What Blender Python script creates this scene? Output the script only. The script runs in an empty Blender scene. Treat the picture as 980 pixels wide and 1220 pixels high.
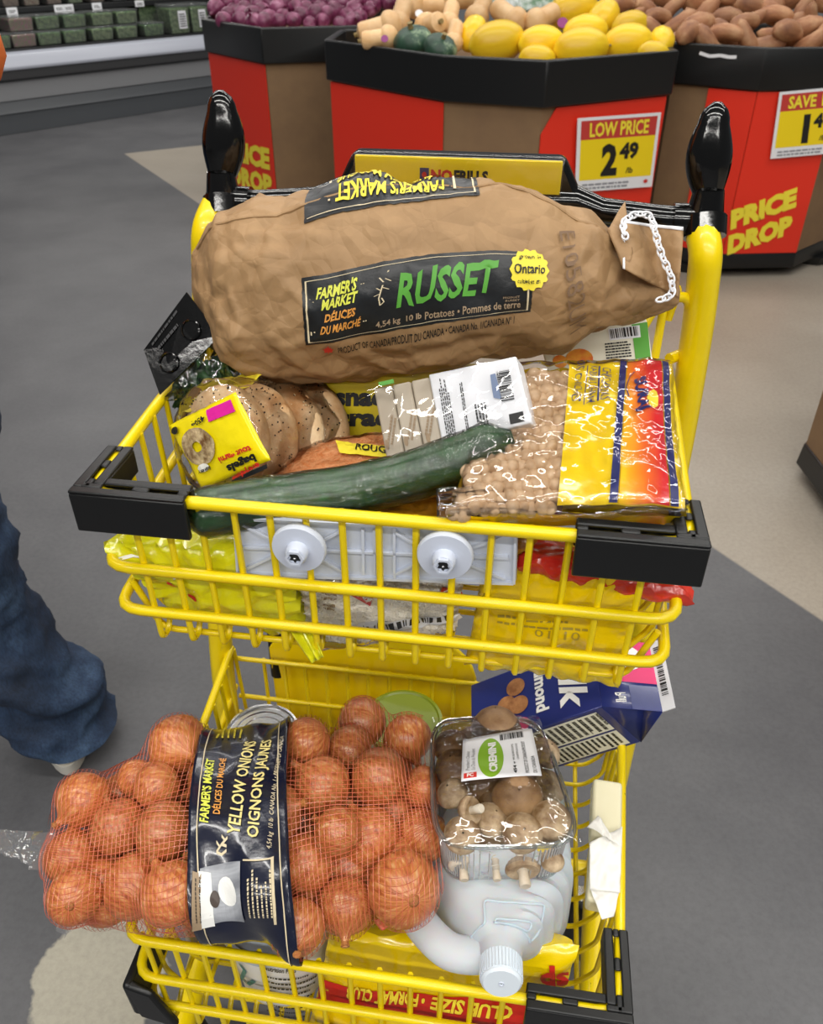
import bpy, bmesh, math, random
import numpy as np
from mathutils import Vector, Matrix, Euler, noise as mn

random.seed(7)
R = math.radians
SC = bpy.context.scene
COL = SC.collection

# ------------------------------------------------------------------ camera, world, lights, exposure
CAM_H, PITCH, FPX = 1.25, R(35), 980.0
cam_d = bpy.data.cameras.new('camera')
cam = bpy.data.objects.new('camera', cam_d)
COL.objects.link(cam)
cam.location = (0, 0, CAM_H)
cam.rotation_euler = (R(90) - PITCH, 0, 0)
cam_d.sensor_fit = 'HORIZONTAL'
cam_d.sensor_width = 36.0
cam_d.lens = 36.0 * FPX / 980.0
cam_d.clip_start = 0.02
cam_d.dof.use_dof = True
cam_d.dof.focus_distance = 0.76
cam_d.dof.aperture_fstop = 16.0
SC.camera = cam

world = bpy.data.worlds.new('world')
SC.world = world
world.use_nodes = True
bg = world.node_tree.nodes['Background']
bg.inputs[0].default_value = (0.95, 0.97, 1.0, 1)
bg.inputs[1].default_value = 0.12

def area(name, loc, rot, sx, sy, power, col=(1, 0.97, 0.92)):
    d = bpy.data.lights.new(name, 'AREA')
    d.shape = 'RECTANGLE'
    d.size, d.size_y, d.energy, d.color = sx, sy, power, col
    o = bpy.data.objects.new(name, d)
    COL.objects.link(o)
    o.location, o.rotation_euler = loc, rot
    return o
# rows of ceiling strip lights along the aisle
for i, yy in enumerate((-4.2, -2.0, 0.2, 2.4, 4.6, 6.8)):
    area('strip_light', (0.4, yy, 3.7), (0, 0, R(-8)), 7.0, 0.16, (185, 145, 95, 82, 82, 82)[i])
area('case_light', (-2.35, 7.25, 1.75), (R(-25), 0, R(48)), 3.0, 0.10, 14)

SC.view_settings.view_transform = 'Standard'
SC.view_settings.look = 'None'
SC.view_settings.exposure = 0.0
SC.view_settings.gamma = 1.0
SC.view_settings.use_curve_mapping = False
SC.cycles.transparent_max_bounces = 24
SC.cycles.max_bounces = 8

# ------------------------------------------------------------------ measuring helpers (pixel of the photo + known distance -> place)
A3 = lambda *a: np.array(a, float)
def ray(px, py):
    x, y = (px - 490) / FPX, (610 - py) / FPX
    return A3(x, math.cos(PITCH) + y * math.sin(PITCH), -math.sin(PITCH) + y * math.cos(PITCH))
EYE = A3(0, 0, CAM_H)
def at_z(px, py, z):
    d = ray(px, py); return EYE + d * (z - CAM_H) / d[2]
def at_y(px, py, Y):
    d = ray(px, py); return EYE + d * Y / d[1]
def at_d(px, py, depth):
    return EYE + ray(px, py) * depth
PSI = R(8.4)
CO, CU, CV = A3(-.027, .528), A3(math.cos(PSI), -math.sin(PSI)), A3(math.sin(PSI), math.cos(PSI))
def at_t(px, py, t):
    d = ray(px, py); return EYE + d * (t + CO @ CV) / (d[:2] @ CV)
def CL(s, t, z):
    q = CO + s * CU + t * CV; return A3(q[0], q[1], z)
VIEW = A3(0, math.cos(PITCH), -math.sin(PITCH)); CUP = A3(0, math.sin(PITCH), math.cos(PITCH)); XR = A3(1, 0, 0)
def proj(P):
    q = np.asarray(P, float) - EYE; zc = q @ A3(0, math.cos(PITCH), -math.sin(PITCH)); yc = q @ A3(0, math.sin(PITCH), math.cos(PITCH))
    return A3(490 + FPX * q[0] / zc, 610 - FPX * yc / zc)
_GR = {}
def inv_surf(S, px, py, g=None, step=(.02, .02)):
    """surface coordinates of the spot the photograph shows at a pixel (on the smooth base of a crumpled surface)"""
    S = getattr(S, 'base', S); T = A3(px, py)
    if id(S) not in _GR:
        u0, u1, v0, v1 = getattr(S, 'dom', (0, 1, 0, 1)); G = []
        for u in np.linspace(u0, u1, 22):
            for v in np.linspace(v0, v1, 22):
                p = S(u, v)
                if hasattr(S, 'out') and np.cross(S(u + .01, v) - S(u - .01, v), S(u, v + .01) - S(u, v - .01)) @ (EYE - p) * S.out < 0: continue
                G.append((u, v, *proj(p)))
        _GR[id(S)] = (np.array(G), S)
    G = _GR[id(S)][0]; x = G[np.argmin(((G[:, 2:] - T) ** 2).sum(1)), :2].copy()
    for _ in range(14):
        r = proj(S(*x)) - T
        if r @ r < .02: break
        J = np.stack([(proj(S(x[0] + .002, x[1])) - T - r) / .002, (proj(S(x[0], x[1] + .002)) - T - r) / .002], 1)
        d = np.linalg.lstsq(J, -r, rcond=None)[0]; k = min(1, .12 / (np.linalg.norm(d) + 1e-9)); x = x + d * k
    return x
def nz(v):
    v = np.asarray(v, float); return v / (np.linalg.norm(v) + 1e-12)

# ------------------------------------------------------------------ materials
def C(h):
    h = h.lstrip('#')
    c = [int(h[i:i + 2], 16) / 255 for i in (0, 2, 4)]
    return tuple(x / 12.92 if x <= .04045 else ((x + .055) / 1.055) ** 2.4 for x in c) + (1,)
def nodes(name):
    m = bpy.data.materials.new(name); m.use_nodes = True
    nt = m.node_tree
    return m, nt, nt.nodes['Principled BSDF']
def N(nt, t, **k):
    n = nt.nodes.new(t)
    for a, b in k.items():
        if a.startswith('i_'):
            n.inputs[int(a[2:]) if a[2:].isdigit() else a[2:]].default_value = b
        else: setattr(n, a, b)
    return n
def L(nt, a, b): nt.links.new(a, b)
def tex_noise(nt, scale, detail=4, rough=.55, coord='Object', stretch=None):
    tc = N(nt, 'ShaderNodeTexCoord')
    n = N(nt, 'ShaderNodeTexNoise'); n.inputs['Scale'].default_value = scale
    n.inputs['Detail'].default_value = detail; n.inputs['Roughness'].default_value = rough
    if stretch:
        mp = N(nt, 'ShaderNodeMapping'); mp.inputs['Scale'].default_value = stretch
        L(nt, tc.outputs[coord], mp.inputs[0]); L(nt, mp.outputs[0], n.inputs['Vector'])
    else: L(nt, tc.outputs[coord], n.inputs['Vector'])
    return n
def ramp(nt, fac, stops):
    r = N(nt, 'ShaderNodeValToRGB')
    els = r.color_ramp.elements
    while len(els) < len(stops): els.new(.5)
    for e, (p, c) in zip(els, stops):
        e.position = p; e.color = C(c) if isinstance(c, str) else c
    L(nt, fac, r.inputs[0]); return r
def add_bump(nt, b, scale, strength, dist=.002, detail=4, stretch=None):
    n = tex_noise(nt, scale, detail, stretch=stretch)
    bu = N(nt, 'ShaderNodeBump'); bu.inputs['Strength'].default_value = strength; bu.inputs['Distance'].default_value = dist
    L(nt, n.outputs['Fac'], bu.inputs['Height']); L(nt, bu.outputs[0], b.inputs['Normal'])
def mat(name, col, rough=.5, metal=0, coat=0, bump=None, var=None, spec=.5, trans=0, sss=0, alpha=1):
    m, nt, b = nodes(name)
    b.inputs['Base Color'].default_value = C(col); b.inputs['Roughness'].default_value = rough
    b.inputs['Metallic'].default_value = metal; b.inputs['Coat Weight'].default_value = coat
    b.inputs['Coat Roughness'].default_value = .08
    b.inputs['Specular IOR Level'].default_value = spec
    b.inputs['Transmission Weight'].default_value = trans
    if alpha < 1: b.inputs['Alpha'].default_value = alpha
    if sss:
        b.inputs['Subsurface Weight'].default_value = sss; b.inputs['Subsurface Scale'].default_value = .02
    if var:
        n = tex_noise(nt, var[0], 5, .6, stretch=var[2] if len(var) > 2 else None)
        r = ramp(nt, n.outputs['Fac'], [(.35, col), (.68, var[1])]); L(nt, r.outputs[0], b.inputs['Base Color'])
    if bump: add_bump(nt, b, *bump)
    return m
def film(name, tint='#ffffff', gloss=.5, haze=0.0, scale=60, rough=.06, strength=.5, base=.03, dist=.004):
    """clear wrapping film: see-through sheet with a wrinkled glossy skin and a little milky haze"""
    m = bpy.data.materials.new(name); m.use_nodes = True; nt = m.node_tree
    for n in list(nt.nodes): nt.nodes.remove(n)
    out = N(nt, 'ShaderNodeOutputMaterial'); tr = N(nt, 'ShaderNodeBsdfTransparent'); tr.inputs[0].default_value = C(tint)
    gl = N(nt, 'ShaderNodeBsdfGlossy'); gl.inputs['Roughness'].default_value = rough
    nn = tex_noise(nt, scale, 3, .5)
    bu = N(nt, 'ShaderNodeBump'); bu.inputs['Strength'].default_value = strength; bu.inputs['Distance'].default_value = dist
    L(nt, nn.outputs['Fac'], bu.inputs['Height']); L(nt, bu.outputs[0], gl.inputs['Normal'])
    fr = N(nt, 'ShaderNodeFresnel'); fr.inputs[0].default_value = 1.45
    mul = N(nt, 'ShaderNodeMath', operation='MULTIPLY_ADD'); mul.inputs[1].default_value = gloss; mul.inputs[2].default_value = base; L(nt, fr.outputs[0], mul.inputs[0])
    mx = N(nt, 'ShaderNodeMixShader'); L(nt, mul.outputs[0], mx.inputs[0]); L(nt, tr.outputs[0], mx.inputs[1]); L(nt, gl.outputs[0], mx.inputs[2])
    last = mx
    if haze:
        df = N(nt, 'ShaderNodeBsdfDiffuse'); df.inputs[0].default_value = C(tint)
        m2 = N(nt, 'ShaderNodeMixShader'); m2.inputs[0].default_value = haze; L(nt, mx.outputs[0], m2.inputs[1]); L(nt, df.outputs[0], m2.inputs[2]); last = m2
    L(nt, last.outputs[0], out.inputs[0]); return m

M = {}
def coated_yellow():
    m, nt, b = nodes('yellow_powder_coat')
    b.inputs['Roughness'].default_value = .32; b.inputs['Coat Weight'].default_value = .25
    n = tex_noise(nt, 90, 3); r = ramp(nt, n.outputs['Fac'], [(.235, '#6a5410'), (.26, '#f2d400'), (.8, '#f6da00')]); L(nt, r.outputs[0], b.inputs['Base Color'])
    return m
M['yellow'] = coated_yellow()
M['yplastic'] = mat('yellow_plastic', '#fbdc00', .28, coat=.3)
M['black'] = mat('black_plastic', '#101112', .38, bump=(90, .15, .001))
M['gloss_black'] = mat('gloss_black_plastic', '#060606', .13, coat=.3, bump=(35, .25, .002))
M['white_plastic'] = mat('pale_grey_plastic', '#ccd3e2', .4)
M['steel'] = mat('steel', '#b8b8b8', .25, 1)
M['dark_metal'] = mat('dark_metal', '#1b1b1b', .4, .6)
M['tan_rubber'] = mat('tan_rubber', '#a58a5a', .6)
M['rubber'] = mat('grey_rubber', '#3a3a3c', .7)
def kraft():
    m, nt, b = nodes('kraft_paper')
    b.inputs['Roughness'].default_value = .58; b.inputs['Specular IOR Level'].default_value = .4
    n = tex_noise(nt, 18, 6, .6); r = ramp(nt, n.outputs['Fac'], [(.3, '#93734e'), (.7, '#a9875f')]); L(nt, r.outputs[0], b.inputs['Base Color'])
    tc = N(nt, 'ShaderNodeTexCoord'); prev = None
    for sc, st, di in ((24, .55, .010), (55, .35, .005)):     # sharp paper creases
        wn = N(nt, 'ShaderNodeTexNoise'); wn.inputs['Scale'].default_value = sc * .4; L(nt, tc.outputs['Object'], wn.inputs['Vector'])
        ad = N(nt, 'ShaderNodeVectorMath', operation='MULTIPLY_ADD'); L(nt, wn.outputs['Color'], ad.inputs[0]); ad.inputs[1].default_value = (.03, .03, .03); L(nt, tc.outputs['Object'], ad.inputs[2])
        vo = N(nt, 'ShaderNodeTexVoronoi', feature='DISTANCE_TO_EDGE'); vo.inputs['Scale'].default_value = sc; L(nt, ad.outputs[0], vo.inputs['Vector'])
        bu = N(nt, 'ShaderNodeBump'); bu.inputs['Strength'].default_value = st; bu.inputs['Distance'].default_value = di; L(nt, vo.outputs['Distance'], bu.inputs['Height'])
        if prev: L(nt, prev.outputs[0], bu.inputs['Normal'])
        prev = bu
    L(nt, prev.outputs[0], b.inputs['Normal']); return m
M['kraft'] = kraft()
M['print_black'] = mat('printed_black', '#17181a', .36, bump=(60, .25, .003), var=(30, '#24272a'))
M['ink'] = mat('black_ink', '#141414', .5)
M['soft_ink'] = mat('faint_stamp_ink', '#7a6048', .6)
M['cream_ink'] = mat('cream_print', '#d9c9a6', .5)
M['white_ink'] = mat('white_print', '#eeeeea', .5)
M['yellow_ink'] = mat('yellow_print', '#f3e03c', .45)
M['pale_yellow_ink'] = mat('pale_yellow_print', '#e9d88a', .45)
M['lime_ink'] = mat('lime_print', '#dfe356', .45)
M['orange_ink'] = mat('orange_print', '#e9a04a', .45)
M['green_ink'] = mat('green_print', '#5aa53c', .45)
M['red_ink'] = mat('red_print', '#c8281c', .45)
M['blue_ink'] = mat('blue_print', '#1d2468', .4)
M['grey_ink'] = mat('grey_print', '#8a8d95', .5)
M['tan_ink'] = mat('tan_print', '#a58e72', .5)
M['pink_ink'] = mat('pink_print', '#e0249c', .4)
M['sign_red'] = mat('sign_red_card', '#c03a34', .5)
M['sign_yellow'] = mat('sign_yellow_card', '#f2d50f', .5)
M['panel_red'] = mat('red_panel_card', '#e2301a', .45)
M['card_white'] = mat('white_card', '#e9eaee', .4)
M['cardboard'] = mat('brown_cardboard', '#85694a', .8, bump=(60, .1), var=(8, '#7b6045'))
M['film'] = film('clear_film', gloss=.8, base=.03, scale=13, strength=.8, dist=.010)
M['film_crinkle'] = film('crinkled_clear_film', gloss=.9, base=.045, haze=.0, scale=17, strength=.9, dist=.014)
M['pet'] = film('clear_tray_plastic', tint='#eef1f1', gloss=1.0, base=.06, haze=.07, scale=14, strength=.25, rough=.05)

LEAF = [(0, -.5), (.05, -.2), (.38, -.26), (.31, -.06), (.5, .12), (.24, .16), (.24, .36), (.1, .24), (0, .5)]
LEAF = LEAF + [(-x, y) for x, y in LEAF[::-1][1:-1]]
# ------------------------------------------------------------------ mesh building
WL = {}
class MB:
    def __init__(s): s.v = []; s.f = []; s.mi = []
    def add(s, V, F, mi=0):
        o = len(s.v); s.v.extend([tuple(map(float, p)) for p in V])
        s.f.extend([tuple(i + o for i in f) for f in F]); s.mi.extend([mi] * len(F))
    def box(s, c, size, ax=None, mi=0):
        c = np.asarray(c, float); ax = np.eye(3) if ax is None else np.array(ax, float); h = np.array(size) / 2
        V = [c + sum(ax[k] * h[k] * sg[k] for k in range(3)) for sg in ((-1,-1,-1),(1,-1,-1),(1,1,-1),(-1,1,-1),(-1,-1,1),(1,-1,1),(1,1,1),(-1,1,1))]
        s.add(V, [(3,2,1,0),(4,5,6,7),(0,1,5,4),(1,2,6,5),(2,3,7,6),(3,0,4,7)], mi)
    def hexa(s, V, mi=0):   # 8 corners: bottom loop, top loop
        s.add(V, [(3,2,1,0),(4,5,6,7),(0,1,5,4),(1,2,6,5),(2,3,7,6),(3,0,4,7)], mi)
    def prism(s, poly, ext, mi=0):   # polygon (3-D points) pushed along ext
        n = len(poly); P = [np.asarray(p, float) for p in poly]; e = np.asarray(ext, float)
        V = P + [p + e for p in P]
        s.add(V, [tuple(range(n))[::-1], tuple(range(n, 2 * n))] + [(i, (i + 1) % n, n + (i + 1) % n, n + i) for i in range(n)], mi)
    def tube(s, path, r, n=8, closed=False, caps=True, sq=(1, 1), mi=0):
        P = [np.asarray(p, float) for p in path]; k = len(P)
        rr = r if hasattr(r, '__len__') else [r] * k
        T = []
        for i in range(k):
            a = P[(i - 1) % k] if closed else P[max(i - 1, 0)]; b = P[(i + 1) % k] if closed else P[min(i + 1, k - 1)]
            T.append(nz(b - a))
        up = A3(0, 0, 1) if abs(T[0][2]) < .9 else A3(0, 1, 0)
        x = nz(np.cross(up, T[0])); V = []
        for i in range(k):
            x = nz(x - T[i] * (x @ T[i])); y = np.cross(T[i], x)
            for j in range(n):
                a = 2 * math.pi * j / n; V.append(P[i] + rr[i] * (x * math.cos(a) * sq[0] + y * math.sin(a) * sq[1]))
        F = []
        for i in range(k if closed else k - 1):
            i2 = (i + 1) % k
            for j in range(n): F.append((i * n + j, i * n + (j + 1) % n, i2 * n + (j + 1) % n, i2 * n + j))
        if caps and not closed: F += [tuple(range(n))[::-1], tuple(range((k - 1) * n, k * n))]
        s.add(V, F, mi)
    def lathe(s, prof, n=24, o=(0,0,0), ax=None, caps=True, mi=0):
        ax = np.eye(3) if ax is None else np.array(ax, float); o = np.asarray(o, float); V = []; F = []; k = len(prof)
        for r, z in prof:
            for j in range(n):
                a = 2 * math.pi * j / n; V.append(o + ax[0] * r * math.cos(a) + ax[1] * r * math.sin(a) + ax[2] * z)
        for i in range(k - 1):
            for j in range(n): F.append((i * n + j, i * n + (j + 1) % n, (i + 1) * n + (j + 1) % n, (i + 1) * n + j))
        if caps: F += [tuple(range(n))[::-1], tuple(range((k - 1) * n, k * n))]
        s.add(V, F, mi)
    def grid(s, fn, nu, nv, cu=False, cv=False, mi=0):
        V = [fn(i / (nu if cu else nu - 1), j / (nv if cv else nv - 1)) for i in range(nu) for j in range(nv)]; F = []
        for i in range(nu if cu else nu - 1):
            for j in range(nv if cv else nv - 1):
                i2, j2 = (i + 1) % nu, (j + 1) % nv
                F.append((i * nv + j, i2 * nv + j, i2 * nv + j2, i * nv + j2))
        s.add(V, F, mi)
    def ball(s, c, rad, ax=None, n=16, m=10, mi=0):
        ax = np.eye(3) if ax is None else np.array(ax, float); rad = rad if hasattr(rad, '__len__') else (rad,) * 3; c = np.asarray(c, float)
        V = []; F = []
        for i in range(m + 1):
            th = math.pi * i / m
            for j in range(n):
                a = 2 * math.pi * j / n
                V.append(c + ax[0] * rad[0] * math.sin(th) * math.cos(a) + ax[1] * rad[1] * math.sin(th) * math.sin(a) + ax[2] * rad[2] * math.cos(th))
        for i in range(m):
            for j in range(n): F.append((i * n + j, (i + 1) * n + j, (i + 1) * n + (j + 1) % n, i * n + (j + 1) % n))
        s.add(V, F, mi)
    def build(s, name, mats, parent=None, smooth=40, bevel=0, seg=2, sub=0, solid=0, origin=None, weld=False, skip_normals=False):
        V = np.array(s.v) if s.v else np.zeros((1, 3))
        if parent is not None: og = WL[parent.name]
        elif origin is not None: og = np.asarray(origin, float)
        else:
            lo, hi = V.min(0), V.max(0); og = A3((lo[0] + hi[0]) / 2, (lo[1] + hi[1]) / 2, lo[2])
        me = bpy.data.meshes.new(name); me.from_pydata([tuple(p) for p in (V - og)], [], s.f)
        mats = mats if isinstance(mats, (list, tuple)) else [mats]
        for m in mats: me.materials.append(M[m] if isinstance(m, str) else m)
        me.polygons.foreach_set('material_index', s.mi)
        bm = bmesh.new(); bm.from_mesh(me)
        if weld: bmesh.ops.remove_doubles(bm, verts=bm.verts, dist=1e-5)
        if not skip_normals: bmesh.ops.recalc_face_normals(bm, faces=bm.faces)
        bm.to_mesh(me); bm.free()
        if smooth:
            me.polygons.foreach_set('use_smooth', [True] * len(me.polygons)); me.set_sharp_from_angle(angle=R(smooth))
        o = bpy.data.objects.new(name, me); COL.objects.link(o)
        if parent is not None: o.parent = parent; WL[o.name] = og
        else: o.location = og; WL[o.name] = og
        if bevel:
            b = o.modifiers.new('bevel', 'BEVEL'); b.width = bevel; b.segments = seg; b.limit_method = 'ANGLE'; b.angle_limit = R(35)
        if sub:
            b = o.modifiers.new('subdivision', 'SUBSURF'); b.levels = b.render_levels = sub
        if solid:
            b = o.modifiers.new('solidify', 'SOLIDIFY'); b.thickness = solid; b.offset = 0
        return o
def tag(o, label=None, cat=None, group=None, kind=None):
    for k, v in (('label', label), ('category', cat), ('group', group), ('kind', kind)):
        if v: o[k] = v
    return o
def thing(name, label, cat, loc, group=None):
    o = bpy.data.objects.new(name, None); COL.objects.link(o); o.location = tuple(loc); o.empty_display_size = .05
    WL[o.name] = np.asarray(loc, float); return tag(o, label, cat, group)
def inst(proto, loc, rot, label, cat, group=None, scale=None, name=None):
    o = proto.copy(); COL.objects.link(o)
    for k in ('label', 'category', 'group'):
        if k in o: del o[k]
    o.location = tuple(loc); o.rotation_euler = rot
    if scale is not None: o.scale = scale
    WL[o.name] = np.asarray(loc, float); return tag(o, label, cat, group)
def inst_tree(proto, loc, rot, label, cat, group=None, scale=None):
    r = inst(proto, loc, rot, label, cat, group, scale)
    for ch in list(proto.children):
        c = ch.copy(); COL.objects.link(c); c.parent = r
        for g in list(ch.children):
            d = g.copy(); COL.objects.link(d); d.parent = c
    return r
def axes_to_euler(x, z):
    z = nz(z); x = nz(np.asarray(x) - z * (np.asarray(x) @ z)); y = np.cross(z, x)
    return Matrix(((x[0], y[0], z[0]), (x[1], y[1], z[1]), (x[2], y[2], z[2]))).to_euler()
def rndrot(): return Euler((random.uniform(0, 6.28), random.uniform(0, 6.28), random.uniform(0, 6.28)))

# crumple noise
def crump(p, f, seed=0, octv=3):
    t, a = 0., 1.
    v = Vector((p[0] * f + seed * 7.3, p[1] * f - seed * 3.1, p[2] * f + seed))
    for _ in range(octv):
        t += a * (1 - 2 * abs(mn.noise(v))); v = v * 2.03; a *= .5
    return t - .9

def crease(p, f, seed=0):
    d = mn.voronoi(Vector((p[0] * f + seed * 3.7, p[1] * f + seed, p[2] * f - seed * 1.9)))[0]
    return -min(.42, d[1] - d[0])
def sstep(a, b, x):
    t = min(1, max(0, (x - a) / (b - a))); return t * t * (3 - 2 * t)
# ------------------------------------------------------------------ print on surfaces
_T = {}
def text_geo(s, bold=0., shear=0., space=1.):
    k = (s, bold, shear, space)
    if k not in _T:
        cu = bpy.data.curves.new('t', 'FONT'); cu.body = s; cu.size = 1; cu.offset = bold; cu.shear = shear; cu.resolution_u = 2; cu.space_character = space
        ob = bpy.data.objects.new('t', cu); me = ob.to_mesh()
        bm = bmesh.new(); bm.from_mesh(me); bmesh.ops.triangulate(bm, faces=bm.faces)
        for _ in range(2):
            es = [e for e in bm.edges if e.calc_length() > .3]
            if es: bmesh.ops.subdivide_edges(bm, edges=es, cuts=1, use_grid_fill=False)
            bmesh.ops.triangulate(bm, faces=bm.faces)
        V = np.array([v.co[:2] for v in bm.verts]); bm.verts.index_update(); F = [tuple(v.index for v in f.verts) for f in bm.faces]
        bm.free(); ob.to_mesh_clear(); bpy.data.objects.remove(ob); bpy.data.curves.remove(cu)
        lo, hi = V.min(0), V.max(0); _T[k] = ((V - lo) / np.maximum(hi - lo, 1e-6), F)
    return _T[k]
def snorm(S, u, v, e=2e-3):
    return nz(np.cross(S(u + e, v) - S(u - e, v), S(u, v + e) - S(u, v - e)))
def sgn(S, u, v, out=None):
    n = snorm(S, u, v); p = S(u, v); ref = (EYE - p) if out is None else (p - np.asarray(out))
    return 1 if n @ ref > 0 else -1
def decal_text(mb, S, s, O, a, b, off=.0008, bold=0.02, shear=0., mi=0, wob=0, out=None, space=1.):
    V, F = text_geo(s, bold, shear, space); O, a, b = map(lambda q: np.asarray(q, float), (O, a, b)); c = O + a / 2 + b / 2; sg = sgn(S, *c, out)
    W = []
    for x, y in V:
        if wob: y = y + wob * math.sin(x * 23.) * .5 + wob * math.sin(x * 51 + 1) * .4
        q = O + a * x + b * y; W.append(S(*q) + snorm(S, *q) * sg * off)
    mb.add(W, F, mi)
def decal_patch(mb, S, O, a, b, nu=10, nv=10, off=.0005, mi=0, jag=0, out=None):
    O, a, b = map(lambda q: np.asarray(q, float), (O, a, b)); sg = sgn(S, *(O + a / 2 + b / 2), out)
    def fn(x, y):
        jx = jag * mn.noise(Vector((y * 14, x * 9, 3))) if x in (0., 1.) else 0
        jy = jag * mn.noise(Vector((x * 30, y * 9, 8))) if y in (0., 1.) else 0
        q = O + a * (x + jx * .4) + b * (y + jy); return S(*q) + snorm(S, *q) * sg * off
    mb.grid(fn, nu, nv, mi=mi)
def decal_frame(mb, S, O, a, b, w, off=.0008, mi=0, n=14, out=None):
    """thin printed outline"""
    O, a, b = map(lambda q: np.asarray(q, float), (O, a, b)); la, lb = np.linalg.norm(a), np.linalg.norm(b)
    for (o2, a2, b2, k1, k2) in ((O, a, b * (w / lb), n, 2), (O + b * (1 - w / lb), a, b * (w / lb), n, 2), (O, a * (w / la), b, 2, n), (O + a * (1 - w / la), a * (w / la), b, 2, n)):
        decal_patch(mb, S, o2, a2, b2, k1, k2, off, mi, 0, out)
def decal_disc(mb, S, c, ru, rv, n=20, off=.0008, mi=0, spikes=0, out=None, hole=0):
    sg = sgn(S, *c, out)
    def pt(r, a):
        k = r * (1 + (.07 * math.cos(a * spikes) if spikes and r > .99 else 0)); u, v = c[0] + ru * k * math.cos(a), c[1] + rv * k * math.sin(a)
        return S(u, v) + snorm(S, u, v) * sg * off
    mb.grid(lambda x, y: pt(hole + (1 - hole) * y, 2 * math.pi * x), n, 4, cu=True, mi=mi)
def fine_print(mb, S, O, a, b, rows, seed=0, fill=.55, off=.0008, mi=0, words=(3, 7), out=None):
    """rows of small print too fine to read, as dashes"""
    rg = random.Random(seed); O, a, b = map(lambda q: np.asarray(q, float), (O, a, b)); sg = sgn(S, *(O + a / 2 + b / 2), out)
    for r in range(rows):
        y0 = 1 - (r + 1) / rows; h = fill / rows; x = 0; end = rg.uniform(.75, 1) if rg.random() < .3 else 1
        while x < end - .02:
            w = min(rg.uniform(.04, .16) * 6 / words[1], end - x); Q = []
            for (xx, yy) in ((x, y0), (x + w, y0), (x + w, y0 + h), (x, y0 + h)):
                q = O + a * xx + b * yy; Q.append(S(*q) + snorm(S, *q) * sg * off)
            mb.add(Q, [(0, 1, 2, 3)], mi); x += w + .02
def barcode(mb, S, O, a, b, n=26, seed=0, off=.0009, mi=0):
    rg = random.Random(seed); O, a, b = map(lambda q: np.asarray(q, float), (O, a, b)); sg = sgn(S, *(O + a / 2 + b / 2)); x = 0
    while x < 1:
        w = rg.choice((.6, .6, 1.2, 1.8)) / n; Q = []
        for (xx, yy) in ((x, 0), (min(x + w, 1), 0), (min(x + w, 1), 1), (x, 1)):
            q = O + a * xx + b * yy; Q.append(S(*q) + snorm(S, *q) * sg * off)
        mb.add(Q, [(0, 1, 2, 3)], mi); x += w + rg.choice((.6, .8, 1.3)) / n
def lines(mb, S, segs, w, off=.0009, mi=0):
    """pen strokes: polylines in surface coordinates"""
    for pl in segs:
        for (p, q) in zip(pl[:-1], pl[1:]):
            p, q = A3(*p), A3(*q); d = nz(q - p); nn = A3(-d[1], d[0]) * w / 2; sg = sgn(S, *((p + q) / 2))
            Q = [p - nn, q - nn, q + nn, p + nn]; mb.add([S(*k) + snorm(S, *k) * sg * off for k in Q], [(0, 1, 2, 3)], mi)
def quad_surf(P00, P10, P11, P01, bulge=0., n=None):
    P00, P10, P11, P01 = map(lambda q: np.asarray(q, float), (P00, P10, P11, P01)); nn = nz(np.cross(P10 - P00, P01 - P00))
    if n is None: n = nn if nn @ (EYE - P00) > 0 else -nn
    def S(u, v):
        p = (1 - u) * (1 - v) * P00 + u * (1 - v) * P10 + u * v * P11 + (1 - u) * v * P01
        return p + n * bulge * max(0, 4 * u * (1 - u)) ** .6 * max(0, 4 * v * (1 - v)) ** .6 if bulge else p
    S.n = n; return S
def pillow(P00, P10, P11, P01, ht, hb, amp=.003, freq=28, seed=0, pin=.05, pw=.45, edge=.6):
    B = quad_surf(P00, P10, P11, P01); n = B.n
    def core(u, v, side):
        s, t = 2 * u - 1, 2 * v - 1; s = max(-1, min(1, s)); t = max(-1, min(1, t))
        uu = .5 + .5 * s * (1 - pin * (1 - t * t)); vv = .5 + .5 * t * (1 - pin * (1 - s * s)); p = B(uu, vv)
        k = ((1 - s ** 4) * (1 - t ** 4)); e = max(0., k) ** pw
        w = crump(p, freq, seed) * amp
        rad = math.sin((math.atan2(t, s)) * 23 + seed) * edge * amp * (1 - e) * 1.5
        if side > 0: return p + n * (ht * e + w * (.25 + .75 * e) + rad)
        return p + n * (-hb * e + w * (.25 - .25 * e) + rad)
    top = lambda u, v: core(u, v, 1); bot = lambda u, v: core(u, v, -1)
    top.n = n; top.base = lambda u, v: (lambda s_, t_: B(.5 + .5 * s_ * (1 - pin * (1 - t_ * t_)), .5 + .5 * t_ * (1 - pin * (1 - s_ * s_))) + n * ht * max(0., (1 - s_ ** 4) * (1 - t_ ** 4)) ** pw)(max(-1, min(1, 2 * u - 1)), max(-1, min(1, 2 * v - 1)))
    return top, bot
def pillow_mesh(mb, top, bot, nu=40, nv=32, mi=0):
    mb.grid(top, nu, nv, mi=mi); mb.grid(lambda u, v: bot(u, 1 - v), nu, nv, mi=mi)
def slab_mb(P, th, n=None):
    """four corner points given a thickness behind the face that looks at the eye"""
    P = [np.asarray(p, float) for p in P]
    if n is None:
        n = nz(np.cross(P[1] - P[0], P[3] - P[0])); n = n if n @ (EYE - P[0]) > 0 else -n
    mb = MB(); mb.hexa([p - n * th for p in P] + P); return mb

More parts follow.
